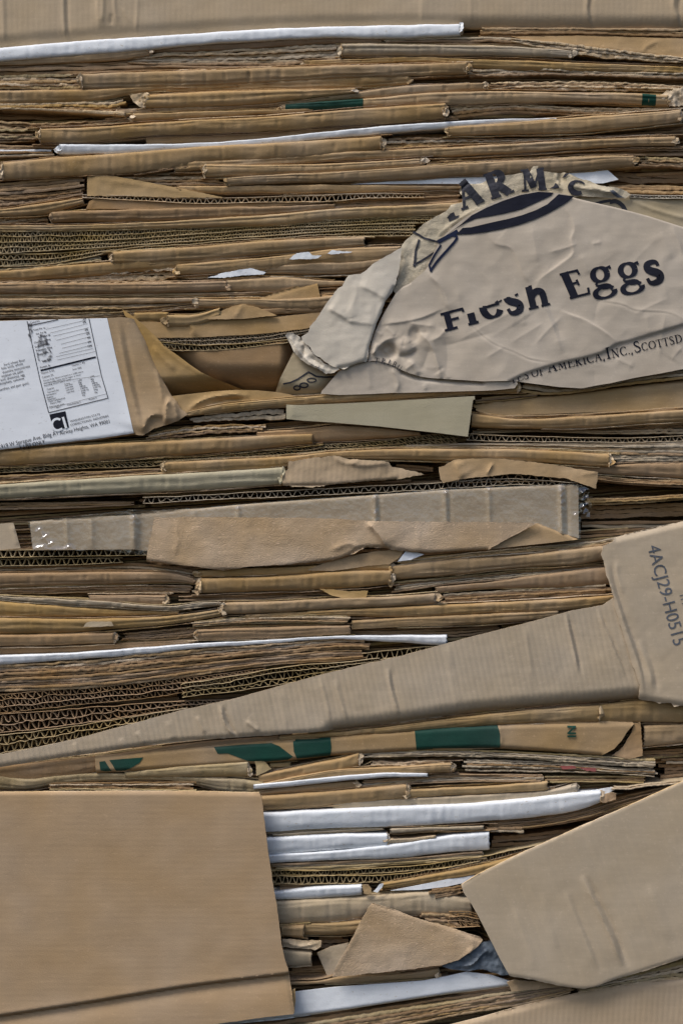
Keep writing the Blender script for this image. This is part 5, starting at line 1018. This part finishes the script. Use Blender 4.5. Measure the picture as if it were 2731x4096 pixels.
# ================================================================== the torn egg box
def egg_part(name, poly, rel, mat, parent, **k): return panel_mesh(name, poly, rel, mat, parent, d0=14, **k)
egg = thing('egg_box', 'crumpled tan egg box with navy lettering in the upper right', 'egg box', world(2250, 1150, 14, 14))
main = (E2.P('700 288, 850 325, 1000 358, 1150 395, 1300 435, 1500 500, 1568 520, 1760 575') + E4.P('1760 690, 1568 735, 1400 768, 1200 802, 1000 846, 900 862, 780 886, 600 876, 400 850, 240 828')
        + E3.P('1568 832, 1400 822, 1250 812, 1160 806, 1070 792, 1000 770, 940 746, 860 705, 800 684, 740 672, 700 670, 668 680, 672 620, 690 540, 715 460, 745 390, 790 300, 840 215, 885 140, 940 90, 1000 60, 1060 8')
        + E1.P('1110 870, 1130 840, 1150 790, 1185 720, 1220 650, 1275 580, 1340 515, 1420 455, 1500 405, 1568 375') + E2.P('60 340, 150 305, 300 262, 420 243, 520 250, 600 258, 660 268'))
MR = Relief(14, (0, 0), E2.p(500, 700), (1.5, .0032), facet=.8, ff=.0048, feats=[
    ('saw', E2.P('640 380, 690 440, 715 540, 690 620, 704 730, 600 820, 500 890, 400 970'), 9.1, 0.90),
    ('saw', E2.P('40 560, 100 655, 220 690, 280 800, 320 900, 400 990'), 11.2, 0.78), ('fold', E2.P('380 500, 400 620, 425 800'), 11.9, 0.96),
    ('fold', E3.P('1120 -60, 1150 0, 1230 100, 1270 210, 1340 300'), 7.6, 1.60), ('saw', E3.P('1150 0, 1250 100, 1290 210, 1345 290'), 6.3, 0.60),
    ('saw', E3.P('750 390, 850 378, 950 365, 1100 330, 1260 258'), 4.9, 0.78),
    ('fold', E4.P('-150 330, 0 470, 100 540, 250 600, 380 655, 560 680'), 6.8, 1.44), ('saw', E4.P('-150 340, 0 480, 100 548, 250 608, 380 665, 560 690'), 7.0, -0.78),
    ('fold', E4.P('420 130, 460 200, 500 290, 545 400, 590 520, 630 620'), 9.3, 1.76), ('fold', E4.P('460 130, 500 200, 540 290, 585 400, 620 520'), 10.2, -1.28),
    ('fold', E4.P('600 270, 700 315, 800 350, 950 440, 1050 520'), 6.8, 1.44), ('saw', E4.P('600 260, 700 305, 800 342, 950 430, 1050 510'), 6.3, -0.66),
    ('fold', E4.P('860 190, 1080 222, 1200 270, 1450 290, 1568 340, 1650 380'), 7.6, 1.36), ('saw', E4.P('860 200, 1080 232, 1200 280, 1450 300, 1568 350'), 8.4, -0.60),
    ('fold', E2.P('1480 500, 1505 580, 1540 650, 1575 790, 1640 900'), 7.6, 1.44), ('fold', E2.P('1390 560, 1440 680, 1480 780'), 10.2, 0.80),
    ('fold', E2.P('850 660, 930 640'), 4.2, 0.80), ('fold', E2.P('760 740, 790 800, 830 900'), 10.2, 0.80),
    ('step', E4.P('200 836, 300 785, 400 750, 600 690, 760 655, 860 630, 960 595, 1050 540, 1150 515, 1400 440, 1700 350'), 5, -2.4),
    ('fold', E4.P('1040 650, 1150 700, 1190 720'), 6.0, 0.80), ('fold', E4.P('1568 560, 1520 610, 1480 670'), 10.2, 1.20), ('fold', E4.P('215 530, 350 450, 480 370'), 7.6, 0.72),
    ('fold', E4.P('300 250, 330 400'), 7.6, 0.72), ('fold', E4.P('1280 300, 1310 470'), 11.9, 0.72), ('fold', E4.P('20 650, 170 560'), 6.8, 0.72),
    ('fold', E3.P('1060 430, 1100 480, 1140 520, 1180 590, 1215 700, 1242 800'), 9.3, 3.36), ('fold', E3.P('1150 560, 1130 640, 1080 760'), 11.9, -1.28), ('fold', E3.P('1280 420, 1230 480, 1150 520'), 8.5, 1.76),
    ('fold', E3.P('1270 480, 1290 640, 1275 800'), 17.0, -1.28), ('fold', E3.P('980 660, 1030 720, 1065 790'), 6.8, 1.60), ('fold', E3.P('1060 580, 1000 620, 900 640'), 6.0, -1.92),
    ('dent', E3.p(825, 600), (35, 32), -6), ('dent', E3.p(960, 560), (36, 34), 3.0), ('dent', E3.p(1030, 470), (22, 30), -2.0),
    ('fold', E3.P('690 650, 720 600, 780 530, 830 500, 910 485'), 8.5, 2.08), ('fold', E3.P('800 400, 840 440, 880 480'), 4.2, 0.80), ('fold', E3.P('980 370, 1080 390, 1200 400'), 7.6, 1.44), ('fold', E3.P('840 560, 800 610'), 8.5, 1.60),
    ('roll', E2.P('700 288, 1000 358, 1300 435, 1568 520, 1760 575'), 6, .8), ('roll', E3.P('668 680, 690 540, 745 390, 885 140, 1000 60'), 6, .8)])
rq = random.Random(5)
for k_ in range(16):
    x_, y_ = rq.uniform(690, 1250), rq.uniform(400, 780); a_ = rq.uniform(0, 3.14); l_ = rq.uniform(40, 110)
    MR.f.append(('fold', smooth_poly(E3.P([(x_, y_), (x_ + l_ * math.cos(a_), y_ + l_ * math.sin(a_))])), rq.uniform(3.5, 7), rq.uniform(-1.5, 1.8)))
for k_ in range(20):
    x_, y_ = rq.uniform(1650, 2700), rq.uniform(950, 1480); a_ = rq.choice([1.2, 1.35, 1.9, 2.6, -.5, -.9]) + rq.uniform(-.25, .25); l_ = rq.uniform(90, 300)
    MR.f.append(('fold', smooth_poly([(x_, y_), (x_ + l_ * .5 * math.cos(a_) + rq.uniform(-12, 12), y_ + l_ * .5 * math.sin(a_)), (x_ + l_ * math.cos(a_), y_ + l_ * math.sin(a_))]), rq.uniform(4, 9), rq.uniform(-.7, .8)))
egg_part('front_face', main, MR, 'egg', egg, step=4.6, thick=.9, edgemat='eggpale')
strip = (E1.P('1028 565, 1060 540, 1100 500, 1180 450, 1280 395, 1320 345, 1405 325, 1412 290, 1385 240, 1398 205, 1440 185, 1500 180, 1568 170') + E2.P('40 150, 120 130, 200 110, 310 95, 370 88, 385 55, 400 40, 440 36, 432 60, 440 82, 500 85, 560 92, 640 92, 700 110, 760 140, 820 152, 900 190, 1000 208, 1060 212, 1130 240, 1160 266, 1120 295, 1000 292, 900 283, 760 278, 660 300, 560 310, 350 300, 200 330, 0 400')
         + E1.P('1568 410, 1400 500, 1270 620, 1220 720, 1150 860, 1110 900, 1050 935, 980 975') + E3.P('940 100, 890 150, 868 120, 880 50') + E1.P('895 930, 915 820, 912 760, 918 700, 935 660, 965 620, 1000 590'))
SR = Relief(11, (0, -2), E2.p(0, 200), (2.0, .012), [('roll', E1.P('1320 345, 1440 185, 1568 170') , 10, 2), ('ridge', E2.P('380 60, 375 150, 390 210'), 7, 2.0), ('ridge', E2.P('560 100, 600 150, 590 200, 630 230'), 9, 2.5), ('saw', E2.P('640 110, 700 200, 850 230, 1050 270'), 9, 1.8), ('ridge', E2.P('100 130, 130 200, 180 250'), 8, 1.3), ('ridge', E1.P('930 700, 960 800, 900 960'), 10, 1.2), ('ridge', E1.P('1200 620, 1280 530, 1440 420, 1568 360'), 9, 1.4),
    ('dent', E2.p(610, 130), (12, 22), -3), ('ridge', E2.P('840 200, 950 240, 1080 260'), 9, 2)])
egg_part('torn_top_strip', strip, SR, 'eggedge', egg, step=5.5, thick=.8, jag=2)
curl = (E1.P('465 990, 490 940, 512 908, 560 898, 605 900, 650 870, 700 820, 800 760, 900 700, 930 690, 922 760, 912 850, 890 945')
        + E3.P('870 100, 845 150, 800 210, 775 290, 745 350, 715 430, 690 520, 668 600, 658 672, 600 690, 540 712, 480 738, 440 732, 400 720, 345 692, 300 655, 240 618, 218 572, 180 540, 158 515, 146 488, 200 450, 212 405, 262 350, 315 268, 350 210, 430 110')) 
CRr = Relief(17, (0, 0), E3.p(500, 400), (1.2, .005), [('saw', E3.P('350 260, 420 300, 490 340, 490 370'), 9, 1.4), ('fold', E3.P('590 40, 560 200, 500 340'), 14, 1.0), ('saw', E3.P('590 80, 700 130, 820 200'), 12, 1.1), ('saw', E3.P('490 360, 600 375, 720 390'), 12, 1.0), ('roll', E3.P('658 672, 540 712, 440 732'), 18, 2.5), ('roll', E3.P('870 100, 775 290, 668 600, 658 672'), 14, 2)])
egg_part('peeled_liner', curl, CRr, 'eggpale', egg, step=6, thick=.8, jag=2.5, edgemat='white')
roll_ = E3.P('18 472, 40 455, 70 452, 130 480, 180 530, 240 620, 330 690, 445 738, 400 765, 340 772, 260 730, 180 690, 120 640, 85 600, 60 540')
egg_part('rolled_edge', roll_, Relief(14, (0, 0), E3.p(200, 600), (2.2, .02), [('ridge', E3.P('50 470, 100 560, 170 650, 250 710, 380 765'), 9, 3), ('ridge', E3.P('160 550, 165 640'), 7, -2.5), ('ridge', E3.P('220 640, 320 710'), 5, -2)]), 'eggpale', egg, step=5, thick=.8, jag=2)
low = E3.P('80 600, 130 640, 200 692, 280 740, 340 775, 400 768, 450 738, 430 790, 340 880, 300 930, 150 940, 0 930, -60 905, -20 800, 30 700')
LW = Relief(8, (0, 0), E3.p(200, 800), (.8, .01), [('roll', E3.P('-60 905, 0 935, 300 935, 450 760'), 60, 12)])
egg_part('side_face', low, LW, 'eggtan', egg, step=6, thick=.8)
ribbon([(E3.P('0 850, 60 838, 120 810, 200 755, 260 790, 330 796, 400 790'), 12 / 1.96)], LW, 'black', egg, 'printed_outline', d0=14, lift=.5)
ribbon([(arc(*E3.p(225, 820), 18, 8, 0, 360), 5), (arc(*E3.p(165, 860), 16, 9, 0, 360), 6), (arc(*E3.p(110, 880), 13, 8, 0, 360), 6)], LW, 'black', egg, 'printed_digits', d0=14, lift=.5)
bot = E3.P('298 928, 305 905, 330 880, 380 820, 440 752, 500 720, 580 696, 680 676, 800 670, 900 700, 1000 750, 1100 780, 1250 800, 1568 810') + E4.P('120 812, 260 820, 275 850, 250 885, 100 900') + E3.P('1568 905, 1200 915, 900 922, 880 920, 700 930, 440 938')
BT = Relief(11, (0, 0), E3.p(900, 850), (.8, .006), [('ridge', E3.P('850 720, 890 800, 905 860, 885 915'), 10, 1.8), ('ridge', E3.P('1110 850, 1120 900'), 12, .8), ('roll', E3.P('940 760, 1070 800, 1250 820, 1568 840'), 20, 4), ('ridge', E3.P('660 700, 690 900'), 14, .8)])
egg_part('lower_fold', bot, BT, 'eggtan' if 0 else 'egg', egg, step=6, thick=.8)
rb = E2.P('650 300, 760 275, 900 275, 1050 282, 1160 275, 1300 285, 1568 270, 1760 265, 1760 620, 1568 560, 1300 470, 1000 390, 700 320')
RB = Relief(7, (0, 0), E2.p(1300, 400), (1.0, .006), [('ridge', E2.P('1150 300, 1350 380, 1568 440, 1700 470'), 9, 1.4), ('ridge', E2.P('1100 300, 1300 310, 1568 370'), 12, .8)])
egg_part('back_flap', rb, RB, 'eggtan', egg, step=7, thick=1.5)
ribbon([(smooth_poly(E2.P('1000 318, 1050 312, 1100 345, 1128 395'), 4), 34 / 1.96), (E2.P('890 330, 950 315, 1010 305'), 22 / 1.96)], RB, 'black', egg, 'printed_outline', d0=14, lift=.5)
fz_ = flutes(E2, '1150 270 290, 1300 276 296, 1568 276 298', 1, 45, 'eggpale', 'thin pale corrugated edge running right from the torn egg box top', d=10, crush=.8, wt=.5)
# lettering
def eword(strokes, rel, mat='navy', keep=None, name='lettering', lift=.5): ribbon(strokes, rel, mat, egg, name, d0=14, keep=keep, lift=lift)
sz = 108
K = dict(thick=.29, thin=.085)
eword(letter('E', E4.p(676, 188), 14, sz, xs=1.08, shear=.17, **K)[0], MR)
eword(letter('g', E4.p(862, 110), 13, sz * 1.1, thick=.20, thin=.075, xs=1.12)[0], MR)
eword(letter('g', E4.p(1078, 74), 12, sz * 1.1, thick=.20, thin=.075, xs=1.12)[0], MR)
eword(letter('s', E4.p(1280, 72), 11, sz * 1.2, thick=.25, thin=.09, xs=1.0)[0], MR)
# lower word: its upper half is swallowed by the crease
def above(a, b):
    (x0, y0), (x1, y1) = a, b
    return lambda x, y: y > y0 + (x - x0) * (y1 - y0) / (x1 - x0)
eword(letter('h', E4.p(348, 274), 14, sz * .95, thick=.26, thin=.09, xs=1.28)[0], MR, keep=above(E4.p(320, 105), E4.p(400, 60)))
cut = above(E4.p(0, 244), E4.p(330, 118))
eword(letter('s', E4.p(192, 312), 15, sz * 1.2, thick=.24, thin=.09, xs=.95)[0], MR, keep=cut)
eword(letter('e', E4.p(6, 350), 17, sz * 1.15, thick=.24, thin=.08, xs=1.12)[0], MR, keep=cut)
eword(letter('r', E3.p(1442, 396), 15, sz * 1.05, thick=.26, thin=.09, xs=1.2)[0], MR, keep=above(E3.p(1420, 305), E3.p(1560, 275)))
eword(letter('F', E3.p(1262, 440), 15, sz * .66, thick=.36, thin=.14, xs=2.0)[0], MR)
s2 = 85 / 1.96
K2 = dict(thick=.15, thin=.06)
def small(txt, x, y, ang, hs, keep=None):
    px, py = E4.p(x, y); out = []
    for ch, h in zip(txt, hs):
        stq, w = letter(ch, (px, py), ang, h / 1.96, xs=1.06, **K2); out += stq; w += 2.2
        px += w * math.cos(math.radians(ang)); py -= w * math.sin(math.radians(ang)); 
    eword(out, MR, keep=keep, mat='navy')
tear = lambda x, y: seg_side(x, y)
_tl = E4.P('200 836, 300 785, 400 750, 600 690, 760 655, 860 630, 960 595, 1050 540')
def seg_side(x, y):
    return y > np.interp(x, [p[0] for p in _tl], [p[1] for p in _tl]) + 1
small('TES', 222, 850, 17, (62, 62, 62), keep=seg_side)
small('OF', 385, 800, 12, (60, 60), keep=seg_side)
small('AMERICA,', 512, 762, 13, (92, 68, 68, 68, 68, 68, 70, 70), keep=seg_side)
small('INC.,', 972, 658, 13, (90, 68, 68, 68, 68))
small('SCOTTSDA', 1192, 606, 12.5, (84, 62, 62, 62, 62, 62, 66, 66))
px_, py_ = E3.p(715, 665)
o2 = []
for ch, x, y, a in (('T', 715, 690, -10), ('R', 765, 690, -16), ('I', 815, 700, -22), ('B', 850, 712, -28), ('U', 885, 735, -32)):
    o2 += letter(ch, E3.p(x, y + 0), a, 46 / 1.96, **K2)[0]
eword(o2, MR, 'black', lift=1.2)
# arched word on the torn strip
K3 = dict(thick=.31, thin=.10)
for ch, x, y, a, h, xs_ in (('A', 1846, 838, 22, 108, 1.15), ('R', 1962, 796, 19, 104, 1.22), ('M', 2084, 764, 5, 88, 1.2)):
    eword(letter(ch, (x, y), a, h, xs=xs_, **K3)[0], SR, 'black', lift=.7)
decal('lettering', [(1787, 868), (1800, 852), (1815, 845), (1822, 862), (1838, 858), (1832, 868), (1796, 884), (1794, 872)], SR, 'black', egg, lift=.7, d0=14, step=6)
decal('lettering', [(2196, 752), (2214, 742), (2222, 728), (2232, 738), (2236, 750)], SR, 'black', egg, lift=.7, d0=14, step=6)
decal('lettering', [(2248, 708), (2262, 690), (2276, 692), (2262, 706)], SR, 'black', egg, lift=1.4, d0=14, step=6)
ribbon([(arc(*E2.p(745, 208), 30, 24, 60, 330), [14, 16, 20, 22, 24, 24, 22, 22, 22, 20, 18, 16, 12, 10, 8, 8, 7, 7, 6])], SR, 'black', egg, 'printed_ring', d0=14, lift=.8)
decal('printed_patch', E2.P('990 238, 1020 232, 1060 262, 1110 290, 1060 288, 1020 268'), SR, 'ink', egg, lift=.8, d0=14)
# hat brim shaped emblem
q = R[1]
lens = q.P('1971 402, 2010 372, 2060 335, 2111 292, 2180 256, 2251 226, 2330 200, 2411 186, 2480 190, 2465 204, 2415 228, 2335 264, 2255 284, 2191 296, 2131 306, 2091 322, 2040 352')
decal('emblem_lens', lens, MR, 'navy', egg, lift=.6, d0=14, step=6)
bandp = q.P('2041 378, 2060 360, 2071 348, 2110 345, 2191 326, 2280 306, 2341 290, 2400 268, 2451 242, 2501 197, 2571 206, 2540 232, 2511 250, 2450 284, 2391 311, 2320 335, 2251 352, 2180 366, 2111 375')
decal('emblem_band', bandp, MR, 'navy', egg, lift=.75, d0=14, step=6)
ribbon([(q.P('1850 362, 1900 392, 1962 410'), 8), (q.P('1878 398, 1862 450, 1856 520'), 9), (q.P('1850 515, 1895 490, 1945 458'), 9)], SR, 'black', egg, 'emblem_outline', d0=14, lift=.7)
ribbon([(q.P('1960 412, 2010 385, 2050 362'), 16), (smooth_poly(q.P('2030 392, 2042 388, 2040 402, 2005 445, 1960 495, 1928 540'), 5), [9] * 3 + [11] * 60) if 0 else (smooth_poly(q.P('2022 380, 2044 386, 2040 404, 2005 445, 1960 495, 1928 540'), 5), 10), (q.P('1930 545, 1922 515, 1945 470, 1975 425'), 8)], MR, 'blue', egg, 'emblem_outline', d0=14, lift=.65)
flush_text()
